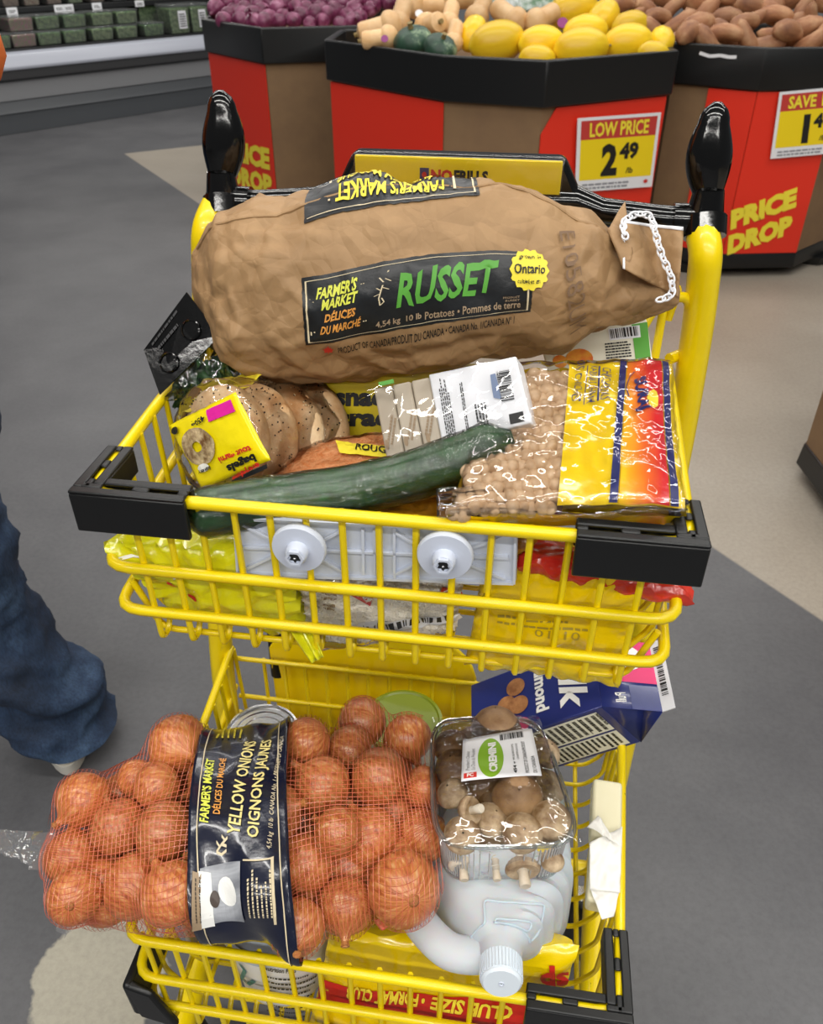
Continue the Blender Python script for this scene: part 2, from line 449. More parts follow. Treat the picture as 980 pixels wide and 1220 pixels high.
# ================================================================== SETTING
def floor_mat():
    m, nt, b = nodes('polished_concrete')
    geo = N(nt, 'ShaderNodeNewGeometry'); sep = N(nt, 'ShaderNodeSeparateXYZ'); L(nt, geo.outputs['Position'], sep.inputs[0])
    def half(px, py, nx, ny, w=.004):     # 1 on the side the normal points to
        dp = N(nt, 'ShaderNodeVectorMath', operation='DOT_PRODUCT'); L(nt, geo.outputs['Position'], dp.inputs[0]); dp.inputs[1].default_value = (nx, ny, 0)
        mr = N(nt, 'ShaderNodeMapRange'); k = px * nx + py * ny
        mr.inputs['From Min'].default_value = k - w; mr.inputs['From Max'].default_value = k + w; L(nt, dp.outputs['Value'], mr.inputs['Value']); return mr.outputs[0]
    a, c = at_z(148, 183, 0), at_z(980, 740, 0); d = nz(c - a)
    e = at_z(250, 172, 0); d2 = nz(e - a)
    h1 = half(a[0], a[1], -d[1], d[0]); h2 = half(a[0], a[1], d2[1], -d2[0])
    mu = N(nt, 'ShaderNodeMath', operation='MULTIPLY'); L(nt, h1, mu.inputs[0]); L(nt, h2, mu.inputs[1])
    tc = N(nt, 'ShaderNodeTexCoord')
    def noise(s, det, ro=.6):
        n = N(nt, 'ShaderNodeTexNoise'); n.inputs['Scale'].default_value = s; n.inputs['Detail'].default_value = det; n.inputs['Roughness'].default_value = ro
        L(nt, geo.outputs['Position'], n.inputs['Vector']); return n.outputs['Fac']
    big = noise(1.6, 6, .65); fine = noise(90, 3, .7)
    dark = ramp(nt, big, [(.3, '#525255'), (.7, '#68686a')]).outputs[0]
    light = ramp(nt, big, [(.25, '#948b7f'), (.5, '#a1988b'), (.75, '#a9a195')]).outputs[0]
    mx = N(nt, 'ShaderNodeMixRGB'); L(nt, mu.outputs[0], mx.inputs[0]); L(nt, dark, mx.inputs[1]); L(nt, light, mx.inputs[2])
    # old cement repair
    pc = at_z(118, 1170, 0); vs = N(nt, 'ShaderNodeVectorMath', operation='SUBTRACT'); L(nt, geo.outputs['Position'], vs.inputs[0]); vs.inputs[1].default_value = tuple(pc)
    vm = N(nt, 'ShaderNodeVectorMath', operation='MULTIPLY'); L(nt, vs.outputs[0], vm.inputs[0]); vm.inputs[1].default_value = (1.0, .75, 1)
    ln = N(nt, 'ShaderNodeVectorMath', operation='LENGTH'); L(nt, vm.outputs[0], ln.inputs[0])
    ad = N(nt, 'ShaderNodeMath', operation='MULTIPLY_ADD'); L(nt, noise(7, 5, .6), ad.inputs[0]); ad.inputs[1].default_value = .11; L(nt, ln.outputs['Value'], ad.inputs[2])
    pm = N(nt, 'ShaderNodeMapRange'); pm.inputs['From Min'].default_value = .147; pm.inputs['From Max'].default_value = .141; L(nt, ad.outputs[0], pm.inputs['Value'])
    m2 = N(nt, 'ShaderNodeMixRGB'); L(nt, pm.outputs[0], m2.inputs[0]); L(nt, mx.outputs[0], m2.inputs[1]); m2.inputs[2].default_value = C('#a8a394')
    # scuffs
    sc = ramp(nt, noise(3.3, 8, .75), [(.60, '#000000'), (.72, '#3a3a3a')]).outputs[0]
    m3 = N(nt, 'ShaderNodeMixRGB', blend_type='MULTIPLY'); m3.inputs[0].default_value = .35; L(nt, m2.outputs[0], m3.inputs[1])
    rr = ramp(nt, fine, [(.3, '#c8c8c8'), (.6, '#ffffff')]).outputs[0]; L(nt, rr, m3.inputs[2])
    m4 = N(nt, 'ShaderNodeMixRGB', blend_type='ADD'); m4.inputs[0].default_value = .25; L(nt, m3.outputs[0], m4.inputs[1]); L(nt, sc, m4.inputs[2])
    L(nt, m4.outputs[0], b.inputs['Base Color'])
    b.inputs['Roughness'].default_value = .42; b.inputs['Specular IOR Level'].default_value = .35
    bu = N(nt, 'ShaderNodeBump'); bu.inputs['Strength'].default_value = .12; bu.inputs['Distance'].default_value = .002; L(nt, fine, bu.inputs['Height']); L(nt, bu.outputs[0], b.inputs['Normal'])
    return m
M['floor'] = floor_mat()
mb = MB(); mb.box((0, 4, -.05), (14, 16, .1)); tag(mb.build('floor', 'floor', smooth=0, origin=(0, 0, 0)), kind='structure')

# ------------------------------------------------------------------ refrigerated case
Q0 = A3(-3.126, 6.757, 0); QD = nz(A3(1.27, 1.44, 0)); QN = A3(QD[1], -QD[0], 0); UPZ = A3(0, 0, 1)
def QP(a, b, z): return Q0 + QD * a + QN * b + UPZ * z       # b > 0 towards the aisle
def case_hit(px, py, b=0.):
    r = ray(px, py); k = (QN @ Q0 + b - QN @ EYE) / (QN @ r); P = EYE + k * r; return (P - Q0) @ QD, P[2]
M['case_grey'] = mat('case_grey_paint', '#9c9da0', .4); M['case_dark'] = mat('case_dark_kick', '#4d5054', .5); M['case_light'] = mat('case_light_bumper', '#b4b8c4', .3)
M['case_black'] = mat('case_black_liner', '#17181a', .5)
case = thing('refrigerated_case', 'long grey open refrigerated case holding salad tubs along the back aisle', 'display case', QP(.8, -.4, 0))
A0, A1 = -1.0, 3.6
def case_prism(name, pts, m, bev=.004):
    b = MB(); b.prism([QP(A0, bb, zz) for bb, zz in pts], QD * (A1 - A0)); return b.build(name, m, case, bevel=bev)
case_prism('kick_plate', [(-.02, 0), (-.02, .14), (-.5, .14), (-.5, 0)], 'case_dark')
case_prism('lower_panel', [(-.01, .14), (-.06, .22), (-.5, .22), (-.5, .14)], 'case_dark')
case_prism('front_panel', [(-.05, .22), (-.02, .36), (-.5, .36), (-.5, .22)], 'case_grey')
case_prism('dark_rail', [(-.0, .355), (.02, .37), (.02, .43), (-.5, .43), (-.5, .355)], 'rubber')  # dark grey rubber rail below the bumper lip
case_prism('bumper_lip', [(.03, .43), (.035, .45), (0, .53), (-.08, .545), (-.5, .545), (-.5, .43)], 'case_light', .006)
case_prism('deck', [(-.06, .545), (-.06, .555), (-.9, .555), (-.9, .545)], 'case_black')
case_prism('back_panel', [(-.85, .3), (-.85, 1.9), (-.95, 1.9), (-.95, .3)], 'case_black')
case_prism('shelf', [(-.36, .76), (-.36, .80), (-.85, .80), (-.85, .76)], 'case_black')
case_prism('top_canopy', [(-.15, 1.85), (-.15, 2.0), (-.95, 2.0), (-.95, 1.85)], 'case_grey')
for px in (15, 72, 44, 83, 117, 168, 200):
    if px == 44 or px == 200: continue
    a, z = case_hit(px, 18 + 0, -.355)
    b = MB(); b.box(QP(a, -.352, .78), (.085, .006, .045), (QD, QN, UPZ)); t = b.build('price_tag', 'card_white', case, smooth=0)
    S = lambda u, v, a=a: QP(a - .04 + .08 * u, -.349, .758 + .045 * v)
    b = MB(); fine_print(b, S, (.15, .2), (.7, 0), (0, .5), 2, int(px)); b.build('fine_print', 'ink', t, smooth=0)
M['greens'] = mat('salad_greens', '#3f6f30', .6, var=(45, '#a6c27c'), bump=(80, .6, .01))
M['greens2'] = mat('herb_greens', '#2a5a24', .6, var=(50, '#7fae5c'), bump=(80, .6, .01))
M['radish'] = mat('pink_radish_mix', '#c0718a', .6, var=(60, '#7c9a52'), bump=(80, .6, .01))
M['salad_mix'] = mat('nut_and_salad_mix', '#8c5a44', .6, var=(45, '#c9b79a'), bump=(60, .6, .01))
M['grain_mix'] = mat('brown_grain_mix', '#6d4a3a', .6, var=(45, '#a88067'), bump=(60, .6, .01))
def tub(name, label, a, b, z, w, d, h, content, cat='tub', grp=None, tagged=False, lid=True):
    t = thing(name, label, cat, QP(a, b, z), grp)
    m = MB(); e = .1
    m.hexa([QP(a + sx * w * (.5 - e * .5), b + sy * d * (.5 - e * .5), z + .003) for sx, sy in ((-1,-1),(1,-1),(1,1),(-1,1))] + [QP(a + sx * w * .47, b + sy * d * .47, z + h * .86) for sx, sy in ((-1,-1),(1,-1),(1,1),(-1,1))])
    m.build('contents', content, t, bevel=.01)
    m = MB(); m.hexa([QP(a + sx * w * .46, b + sy * d * .46, z) for sx, sy in ((-1,-1),(1,-1),(1,1),(-1,1))] + [QP(a + sx * w * .5, b + sy * d * .5, z + h * .9) for sx, sy in ((-1,-1),(1,-1),(1,1),(-1,1))])
    m.build('tub_body', 'pet', t, bevel=.008)
    m = MB(); m.box(QP(a, b, z + h * .95), (w * 1.04, d * 1.04, h * .1), (QD, QN, UPZ)); m.build('lid', 'pet', t, bevel=.006)
    if tagged:
        m = MB(); m.box(QP(a + w * .1, b + d * .5 + .004, z + h * .48), (w * .4, .003, h * .6), (QD, QN, UPZ)); lb = m.build('paper_label', 'card_white', t, smooth=0)
        S = lambda u, v: QP(a - w * .1 + w * .4 * u, b + d * .5 + .006, z + h * .18 + h * .6 * v)
        m = MB(); fine_print(m, S, (.1, .1), (.8, 0), (0, .8), 6, 3); m.build('fine_print', 'ink', lb, smooth=0)
    return t
k = 0
row1 = [(18, 40, 'radish'), (49, 36, 'greens2'), (81, 35, 'greens2'), (114, 34, 'greens'), (143, 32, 'greens')]
row2 = [(-6, 60, 'greens2'), (24, 55, 'radish'), (54, 52, 'greens2'), (84, 50, 'greens2'), (117, 49, 'greens'), (146, 47, 'greens'), (178, 45, 'greens2')]
ordn = ['first', 'second', 'third', 'fourth', 'fifth', 'sixth', 'seventh']
for i, (px, py, cm) in enumerate(row2):
    a, z = case_hit(px, py, -.2)
    tub('salad_tub', f'clear tub of {"pink radish" if cm == "radish" else "greens"} in the case deck\'s lower row, {ordn[i]} from the left', a, -.2, .556, .195, .2, .1, cm, grp='salad tubs on the case deck')
for i, (px, py, cm) in enumerate(row1):
    a, z = case_hit(px, py, -.28)
    tub('salad_tub', f'clear tub of {"pink radish" if cm == "radish" else "greens"} in the deck\'s upper row, {ordn[i]} from the left', a, -.24, .658, .195, .2, .1, cm, grp='salad tubs on the case deck')
for i, (px, w) in enumerate(((209, .2), (233, .18))):
    a, z = case_hit(px, 40, -.2)
    tub('salad_box', ['tall clear box of mixed salad with white label, beside the low tubs', 'tall clear salad box with white label at the end nearest the onion bin'][i], a, -.2, .556, w, .2, .22, 'greens', 'box', 'tall salad boxes', True)
    tub('salad_box', ['tall clear salad box standing behind its labelled twin, nearer the low tubs', 'tall clear salad box standing behind its labelled twin, nearer the onion bin'][i], a - .1, -.5, .556, .2, .2, .3, 'greens', 'box', 'tall salad boxes')
for i, (px, cm) in enumerate(((8, 'grain_mix'), (33, 'salad_mix'), (60, 'grain_mix'), (85, 'greens'), (111, 'grain_mix'), (138, 'case_dark'), (162, 'salad_mix'), (190, 'greens'), (222, 'greens'), (250, 'grain_mix'))):
    a, z = case_hit(px, 10, -.5)
    what = {'grain_mix': 'brown grain salad', 'salad_mix': 'pale nut salad', 'greens': 'green salad', 'case_dark': 'dark dip'}[cm]
    tub('deli_tub', f'large clear tub of {what} on the black shelf, {(ordn + ["eighth", "ninth", "tenth"])[i]} from the left', a, -.5, .801, .135, .2, .15, cm, grp='large tubs on the case shelf', tagged=(cm == 'case_dark'))

# ------------------------------------------------------------------ produce bins
def face_fn(p, q, off=0.):
    p, q = A3(*p, 0), A3(*q, 0); ln = np.linalg.norm(q - p); d = (q - p) / ln; n = A3(d[1], -d[0], 0)
    if n @ (EYE - p) < 0: n = -n
    S = lambda a, z: p + d * a + n * off + UPZ * z
    def inv(px, py):
        r = ray(px, py); o = p + n * off; k = (n @ (o - EYE)) / (n @ r); P = EYE + k * r; return (P - o) @ d, P[2]
    S.len, S.inv, S.n, S.d = ln, inv, n, d; return S
def octagon(A, B, Cc, D, E2=(1.08, 3.95)):
    c = (A3(*A) + A3(*E2)) / 2
    return [A3(*A), A3(*B), A3(*Cc), A3(*D)] + [2 * c - A3(*q) for q in (A, B, Cc, D)], c
def produce_bin(label, V8, c, tidy=.75, grp='octagonal produce bins'):
    base = thing('produce_bin', label, 'bin', (c[0], c[1], 0), 'octagonal produce bins')
    sc = lambda k, z: [A3(*(c + (v - c) * k), z) for v in V8]
    m = MB(); n = 8
    o0, o1, i1, i0 = sc(1.0, tidy), sc(1.0, .9), sc(.955, .9), sc(.955, tidy)
    V = o0 + o1 + i1 + i0; F = []
    for r in range(3):
        for j in range(n): F.append((r * n + j, r * n + (j + 1) % n, (r + 1) * n + (j + 1) % n, (r + 1) * n + j))
    for j in range(n): F.append((3 * n + j, 3 * n + (j + 1) % n, (j + 1) % n, j))
    m.add(V, F); m.build('rim', 'black', base, bevel=.006)
    m = MB(); m.prism(sc(.965, .10), (0, 0, tidy - .08)); m.build('body', 'cardboard', base, smooth=0)
    m = MB(); m.prism(sc(.955, .80), (0, 0, .02)); m.build('fill_board', 'cardboard', base, smooth=0)
    m = MB(); b0, b1, b2 = sc(.93, .035), sc(.985, .04), sc(.975, .105)
    m.add(b0 + b1 + b2, [tuple(range(n))[::-1]] + [(r * n + j, r * n + (j + 1) % n, (r + 1) * n + (j + 1) % n, (r + 1) * n + j) for r in range(2) for j in range(n)] + [tuple(range(2 * n, 3 * n))])
    m.build('base_tray', 'black', base, bevel=.004)
    for j in range(0, 8, 2):
        p = (sc(.9, 0)[j] + sc(.9, 0)[j + 1]) / 2 + A3(0, 0, .02); m = MB(); m.lathe([(.07, -.02), (.09, .02)], 8, p); m.build('foot', 'black', base)
    return base
def inset(V8, c, k=.969): return [c + (v - c) * k for v in V8]
def panel(base, S, pts, m='panel_red'):
    b = MB(); b.prism([S(a, z) for a, z in pts], S.n * .004); return b.build('panel', m, base, smooth=0)
def price_sign(S, corners, head, big, cents, label, extra=True):
    """card in a clear holder, hung on a bin face; corners are pixels TL, TR, BR, BL"""
    P = [S(*S.inv(*c)) + S.n * .02 for c in corners]; P = [p for p in (P[3], P[2], P[1], P[0])]
    T = quad_surf(*P); t = thing('price_sign', label, 'sign', sum(P) / 4, 'yellow and red price signs')
    slab_mb(P, .003).build('card', 'card_white', t, smooth=0)
    for nm, o, b_, m in (('red_band', (.04, .71), .25, 'sign_red'), ('yellow_field', (.04, .16), .55, 'sign_yellow')):
        b = MB(); decal_patch(b, T, o, (.92, 0), (0, b_), 2, 2, .0008); b.build(nm, m, t, smooth=0)
    b = MB(); decal_text(b, T, head, (.14, .74), (.72, 0), (0, .19), .002, .03); b.build('lettering', 'yellow_ink', t, smooth=0)
    b = MB(); decal_text(b, T, big, (.30 if big != '1' else .38, .2), (.2 if big != '1' else .09, 0), (0, .44), .002, .05); decal_text(b, T, cents, (.52, .41), (.24, 0), (0, .23), .002, .05); decal_text(b, T, '/lb', (.62, .22), (.09, 0), (0, .08), .002, .02)
    b.build('lettering', 'ink', t, smooth=0)
    b = MB(); fine_print(b, T, (.08, .03), (.6, 0), (0, .1), 2, 5); b.build('fine_print', 'grey_ink', t, smooth=0)
    if extra:
        b = MB(); leaf = [(0, -.5), (.06, -.2), (.4, -.25), (.3, -.05), (.5, .15), (.22, .2), (.2, .35), (.08, .25), (0, .5)]
        pts = leaf + [(-x, y) for x, y in leaf[::-1][1:-1]]
        b.add([T(.9 + x * .07, .085 + y * .09) + T.n * .002 for x, y in pts], [tuple(range(len(pts)))]); b.build('leaf_emblem', 'red_ink', t, smooth=0)
    return t

mid8, midc = octagon((-.361, 3.904), (.114, 3.35), (.47, 3.204), (1.001, 3.508), (1.03, 3.95))
bin_mid = produce_bin('black-rimmed brown bin with red panels, heaped with squash and yellow melons', mid8, midc)
iv = inset(mid8, midc)
S1 = face_fn(iv[0], iv[1], .002); panel(bin_mid, S1, [(0, .106), (S1.len, .106), (S1.len, .745), (0, .745)])
S3 = face_fn(iv[2], iv[3], .002); panel(bin_mid, S3, [(0, .106), (S3.len, .106), (S3.len, .745), (.06, .745), (0, .66)])
price_sign(S3, ((684, 140), (783, 133), (772, 221), (681, 228)), 'LOW PRICE', '2', '49', 'white-edged LOW PRICE card showing 2.49 on the middle bin')

lef8, lefc = octagon((-1.09, 4.96), (-.705, 4.43), (-.2, 4.56), (.12, 4.95), (.10, 5.45))
bin_left = produce_bin('black-rimmed bin with one red side, heaped with red onions', lef8, lefc)
iv = inset(lef8, lefc)
S = face_fn(iv[0], iv[1], .002); panel(bin_left, S, [(0, .106), (S.len, .106), (S.len, .745), (0, .745)])
b = MB(); F_ = lambda u, v: S(u, v) + S.n * .006
for w_, z_ in (('PRICE', .25), ('DROP', .12)): decal_text(b, F_, w_, (.10, z_ - .02), (S.len - .14, .03), (.015, .11), .001, .06)
b.build('lettering', 'yellow_ink', bin_left, smooth=0)

rig8, rigc = octagon((1.06, 3.80), (1.361, 3.60), (1.70, 3.62), (2.12, 4.0), (2.1, 4.5))
bin_right = produce_bin('black-rimmed brown bin with a PRICE DROP panel, heaped with sweet potatoes', rig8, rigc)
iv = inset(rig8, rigc)
S1 = face_fn(iv[0], iv[1], .002); a0 = S1.inv(846, 95)[0]; panel(bin_right, S1, [(a0, .106), (S1.len, .106), (S1.len, .745), (a0, .745)])
S2 = face_fn(iv[1], iv[2], .002); panel(bin_right, S2, [(0, .106), (S2.len, .106), (S2.len, .745), (0, .745)])
b = MB(); F2 = lambda u, v: S2(u, v) + S2.n * .006
for w_, tl, tr, bl in (('PRICE', (870, 250), (949, 222), (869, 274)), ('DROP', (867, 280), (944, 254), (865, 304))):
    O = A3(*S2.inv(*bl)); decal_text(b, F2, w_, O, A3(*S2.inv(*tr)) - A3(*S2.inv(*tl)), A3(*S2.inv(*tl)) - O, .001, .07)
b.build('lettering', 'yellow_ink', bin_right, smooth=0)
price_sign(S2, ((926, 109), (1012, 101), (1004, 180), (915, 188)), 'SAVE 16%', '1', '49', 'white-edged SAVE 16% card showing 1.49 on the sweet potato bin', False)
b = MB(); St = face_fn(rig8[0], rig8[1], .001); lines(b, St, [[St.inv(x, y) for x, y in ((833, 63), (845, 67), (858, 66), (868, 68), (877, 68))]], .012); b.build('tape_scrap', 'card_white', bin_right, smooth=0)

# a fourth bin, its corner just entering at the frame's edge
fo = at_z(985, 690, 0); ctr = A3(fo[0] + .60, fo[1] + .25)
far8 = [ctr + A3(math.cos(R(22.5 + 45 * k)), math.sin(R(22.5 + 45 * k))) * .56 for k in range(8)]
produce_bin('brown cardboard bin on a black base whose corner shows at the frame edge', far8, ctr)

# ---- produce
def skin(name, stops, rough, nscale, stretch=(1, 1, 1), bump=.2, coat=0):
    m, nt, b = nodes(name); n = tex_noise(nt, nscale, 5, .6, stretch=stretch); r = ramp(nt, n.outputs['Fac'], stops); L(nt, r.outputs[0], b.inputs['Base Color'])
    oi = N(nt, 'ShaderNodeObjectInfo'); hs = N(nt, 'ShaderNodeHueSaturation'); mr = N(nt, 'ShaderNodeMapRange'); mr.inputs['To Min'].default_value = .8; mr.inputs['To Max'].default_value = 1.15
    L(nt, oi.outputs['Random'], mr.inputs['Value']); L(nt, mr.outputs[0], hs.inputs['Value']); L(nt, r.outputs[0], hs.inputs['Color']); L(nt, hs.outputs[0], b.inputs['Base Color'])
    b.inputs['Roughness'].default_value = rough; b.inputs['Coat Weight'].default_value = coat
    bu = N(nt, 'ShaderNodeBump'); bu.inputs['Strength'].default_value = bump; bu.inputs['Distance'].default_value = .004; L(nt, n.outputs['Fac'], bu.inputs['Height']); L(nt, bu.outputs[0], b.inputs['Normal'])
    return m
M['red_onion'] = skin('red_onion_skin', [(.3, '#3f1229'), (.48, '#6b2447'), (.6, '#8d4a6b'), (.76, '#cfa9bb')], .35, 16, (1, 1, .25))
M['sweet_potato'] = skin('sweet_potato_skin', [(.3, '#7d4f36'), (.5, '#a06e4b'), (.75, '#c0956e')], .6, 22, (1, 1, .5), .4)
M['butternut'] = skin('butternut_skin', [(.3, '#d3a46c'), (.6, '#e6c08e'), (.8, '#ecce9f')], .4, 9)
M['melon'] = skin('yellow_melon_skin', [(.3, '#dfae12'), (.6, '#f4d024'), (.8, '#f9e053')], .35, 8, (1.5, 1.5, .3), .2)
M['kabocha'] = skin('dark_green_squash_skin', [(.3, '#1c3226'), (.55, '#2b4a38'), (.72, '#9bb08c')], .45, 20, (1, 1, .4), .3)
M['stem'] = mat('dry_stem', '#8f7a4a', .7)
def onion_mb(r, seed=0, squash=.92):
    m = MB(); prof = []
    for i in range(17):
        th = math.pi * i / 16; rr = r * math.sin(th); z = -r * squash * math.cos(th)
        if i > 13: rr = r * [0, .22, .14, .09][i - 13]; z = r * [0, .93, 1.08, 1.3][i - 13]
        prof.append((max(rr, .001), z))
    m.lathe(prof, 20)
    m.v = [tuple(np.array(p) * (1 + .035 * mn.noise(Vector(p) * 40 + Vector((seed, 0, 0))))) for p in m.v]; return m
def rooted(name, mbs, label, cat, grp):
    """first of a kind with its parts, built round the origin"""
    r = thing(name, label, cat, (0, 0, 0), grp)
    for nm, m, mt in mbs: m.build(nm, mt, r)
    return r
# red onions: (px, py) of each seen in the left bin
red_pts = []
for row, (y0, x0, x1, st) in enumerate(((27, 268, 425, 17), (20, 262, 440, 18), (12, 258, 440, 18), (4, 262, 470, 18), (-5, 280, 480, 20))):
    x = x0 + (row % 2) * 6
    while x < x1: red_pts.append((x + random.uniform(-4, 4), y0 + random.uniform(-3, 3), row)); x += st
protos = []
def onion_name(i, px, row): return f'red onion with papery skin in the left bin, {ordn[row]} row back, number {i + 1} along'
cnt = {}
for i, (px, py, row) in enumerate(red_pts):
    Y = 4.72 + row * .13 + (.10 if px < 290 else 0) + max(0, (px - 312) * .0010); P = at_y(px, py, Y)
    if len(protos) < 3:
        m = onion_mb(.044, i); protos.append(m.build('red_onion', 'red_onion', origin=(0, 0, 0))); o = protos[-1]; o.location = P; WL[o.name] = P; o.rotation_euler = rndrot()
    else: o = inst(protos[i % 3], P, rndrot(), None, None, scale=[random.uniform(.85, 1.15)] * 3)
    side = 'near its left corner' if px < 320 else ('along its middle' if px < 390 else 'towards the squash bin')
    cnt[(row, side)] = cnt.get((row, side), 0) + 1
    tag(o, f'glossy red onion in the {ordn[row]} row of the heap {side}, {ordn[cnt[(row, side)] - 1]} along', 'onion', 'red onions in the left bin')
# sweet potatoes
def sp_mb(ln, r, seed):
    m = MB(); rg = random.Random(seed); bx, by = rg.uniform(-.18, .18), rg.uniform(-.12, .12); path = []; rad = []
    for i in range(13):
        t = i / 12; s = 2 * t - 1; path.append(A3(bx * ln * (1 - s * s), by * ln * (1 - s * s), s * ln / 2)); rad.append(max(.002, r * (1 - abs(s) ** rg.choice((2.2, 2.6))) ** .6 * (1 + .12 * math.sin(5 * t + seed))))
    m.tube(path, rad, 12)
    m.v = [tuple(np.array(p) * (1 + .06 * mn.noise(Vector(p) * 30 + Vector((seed * 3., 0, 0))))) for p in m.v]; return m
sps = []; sp_pts = []
for row, (y0, x0, x1, st) in enumerate(((47, 822, 985, 23), (38, 775, 990, 26), (27, 748, 990, 28), (15, 735, 990, 31), (4, 728, 990, 31), (-8, 730, 990, 34))):
    x = x0 + (row % 2) * 9
    while x < x1: sp_pts.append((x + random.uniform(-6, 6), y0 + random.uniform(-3, 3), row)); x += st
cnt = {}
for i, (px, py, row) in enumerate(sp_pts):
    Y = 3.82 + row * .11; P = at_y(px, py, Y)
    ex = nz(A3(math.cos(R(random.uniform(-70, 70))), random.uniform(-.5, .5), math.sin(R(random.uniform(-55, 55)))))
    if len(sps) < 5: m = sp_mb(random.uniform(.15, .19), random.uniform(.032, .040), i); o = m.build('sweet_potato', 'sweet_potato', origin=(0, 0, 0)); sps.append(o); o.location = P
    else: o = inst(sps[i % 5], P, (0, 0, 0), None, None, scale=[random.uniform(.9, 1.2)] * 3)
    o.rotation_euler = axes_to_euler(CUP, ex); WL[o.name] = P
    side = 'beside the melons' if px < 830 else ('along its middle' if px < 910 else 'at the far right')
    cnt[(row, side)] = cnt.get((row, side), 0) + 1
    tag(o, f'brown sweet potato in the {ordn[row]} row of the heap {side}, {ordn[cnt[(row, side)] - 1]} along', 'sweet potato', 'sweet potatoes in the right bin')
# squash and melons of the middle bin: px, py, half length px, half width px, tilt of long axis (deg, 0 = across), depth offset
def mid_place(px, py, dy=0): return at_y(px, py, 3.50 + max(0, 60 - py) * .0135 + dy)
def long_mb(kind, L2, r):
    m = MB(); prof = []
    n = 15
    for i in range(n):
        s = -1 + 2 * i / (n - 1)
        if kind == 'butternut':
            rr = r * math.sqrt(max(0, 1 - ((s + .42) / .58) ** 2)) if s < -.2 else 0
            rn = r * .74 * (1 - max(0, (s - .72) / .28) ** 2.2) ** .5 if s > -.5 else 0
            rr = max(rr, rn)
        else: rr = r * max(0, 1 - abs(s) ** 2.2) ** .55
        prof.append((max(rr, .002), s * L2))
    m.lathe(prof, 20)
    m.v = [tuple(np.array(p) * (1 + .03 * mn.noise(Vector(p) * 14))) for p in m.v]
    if kind == 'melon':
        for j, p in enumerate(m.v): a = math.atan2(p[1], p[0]); k = 1 + .030 * math.cos(9 * a); m.v[j] = (p[0] * k, p[1] * k, p[2])
    return m
bp = long_mb('butternut', .120, .070); sp_ = MB(); sp_.lathe([(.014, .112), (.010, .128), (.013, .133)], 10)
butter0 = rooted('butternut_squash', [('skin', bp, 'butternut'), ('stem', sp_, 'stem')], 'x', 'squash', 'butternut squash in the middle bin')
mp = long_mb('melon', .105, .066); sp_ = MB(); sp_.lathe([(.006, .100), (.004, .112)], 8)
melon0 = rooted('yellow_melon', [('skin', mp, 'melon'), ('stem', sp_, 'stem')], 'x', 'melon', 'yellow melons in the middle bin')
def ax_img(deg, away=0.): return nz(XR * math.cos(R(deg)) + CUP * math.sin(R(deg)) + VIEW * away)
first = True
BUT = [(452, 34, 192, .1, .95, 'lying across the left corner of the heap'), (452, 46, 184, .1, .8, 'tucked under the long one, with a purple sticker'), (477, 20, 75, .3, .95, 'standing upright behind the left corner'), (505, 6, 5, .2, 1., 'lying along the back above the round-ended one'), (540, -2, 15, .3, 1.1, 'at the back, topmost over the centre'),
       (513, 30, -40, -1.6, .95, 'pointing its stem end at the camera, white sticker'), (536, 20, 80, .3, .8, 'beside the one pointing forward'), (571, 14, 70, .4, .95, 'behind the leftmost yellow melon'), (606, 20, 130, .4, 1., 'leaning back behind the ridged yellow melon'), (646, 22, 40, .4, .95, 'slanting beneath the packets'), (541, 43, 80, .2, .7, 'low between the green squash and a melon')]
for px, py, dg, aw, s, where in BUT:
    e = axes_to_euler(CUP, ax_img(dg, aw)); P = mid_place(px, py); lab = 'tan butternut squash ' + where
    if first: o = butter0; o.location = P; WL[o.name] = P; o.scale = [.8] * 3; first = False
    else: o = inst_tree(butter0, P, e, lab, 'squash', 'butternut squash in the middle bin', [s * .8] * 3)
    o.rotation_euler = e; o['label'] = lab
first = True
MEL = [(563, 40, 70, .3, .8, 'at the left end of the melons, standing on end'), (592, 50, 14, .1, 1.1, 'large and ridged, lying at the front edge'), (645, 52, 10, .3, .95, 'with a white sticker, beside the ridged one'), (640, 70, 0, .2, .7, 'sunk low behind the rim'), (683, 13, 20, .3, 1.15, 'highest on the heap, with a purple sticker'), (718, 22, 60, .4, .95, 'second highest, beside the stickered one'),
       (697, 38, 15, .3, .95, 'in the middle under the highest two'), (692, 57, 8, .1, 1.05, 'long, lying at the front below the middle'), (748, 51, 10, .2, 1.0, 'at the front beside the long one'), (751, 31, 20, .4, .85, 'set back near the right end'), (788, 48, 85, .9, .72, 'small and round at the right corner'), (778, 63, 0, .2, .6, 'just peeping over the right rim')]
for px, py, dg, aw, s, where in MEL:
    e = axes_to_euler(CUP, ax_img(dg, aw)); P = mid_place(px, py, .02); lab = 'yellow melon ' + where
    if first: o = melon0; o.location = P; WL[o.name] = P; o.scale = [s] * 3; first = False
    else: o = inst_tree(melon0, P, e, lab, 'melon', 'yellow melons in the middle bin', [s] * 3)
    o.rotation_euler = e; o['label'] = lab
kb = MB(); prof = [(max(.002, .075 * math.sin(math.pi * i / 12) ** .7), -.05 * math.cos(math.pi * i / 12)) for i in range(13)]; kb.lathe(prof, 24)
kb.v = [((p[0] * (1 + .03 * math.cos(10 * math.atan2(p[1], p[0])))), p[1] * (1 + .03 * math.cos(10 * math.atan2(p[1], p[0]))), p[2]) for p in kb.v]
st = MB(); st.lathe([(.012, .045), (.009, .065), (.012, .07)], 8)
kab0 = rooted('kabocha_squash', [('skin', kb, 'kabocha'), ('stem', st, 'stem')], 'dark green striped squash at the left front of the middle bin', 'squash', 'dark green squash')
kab0.location = mid_place(492, 50); kab0.rotation_euler = axes_to_euler(XR, A3(-.2, -.3, 1))
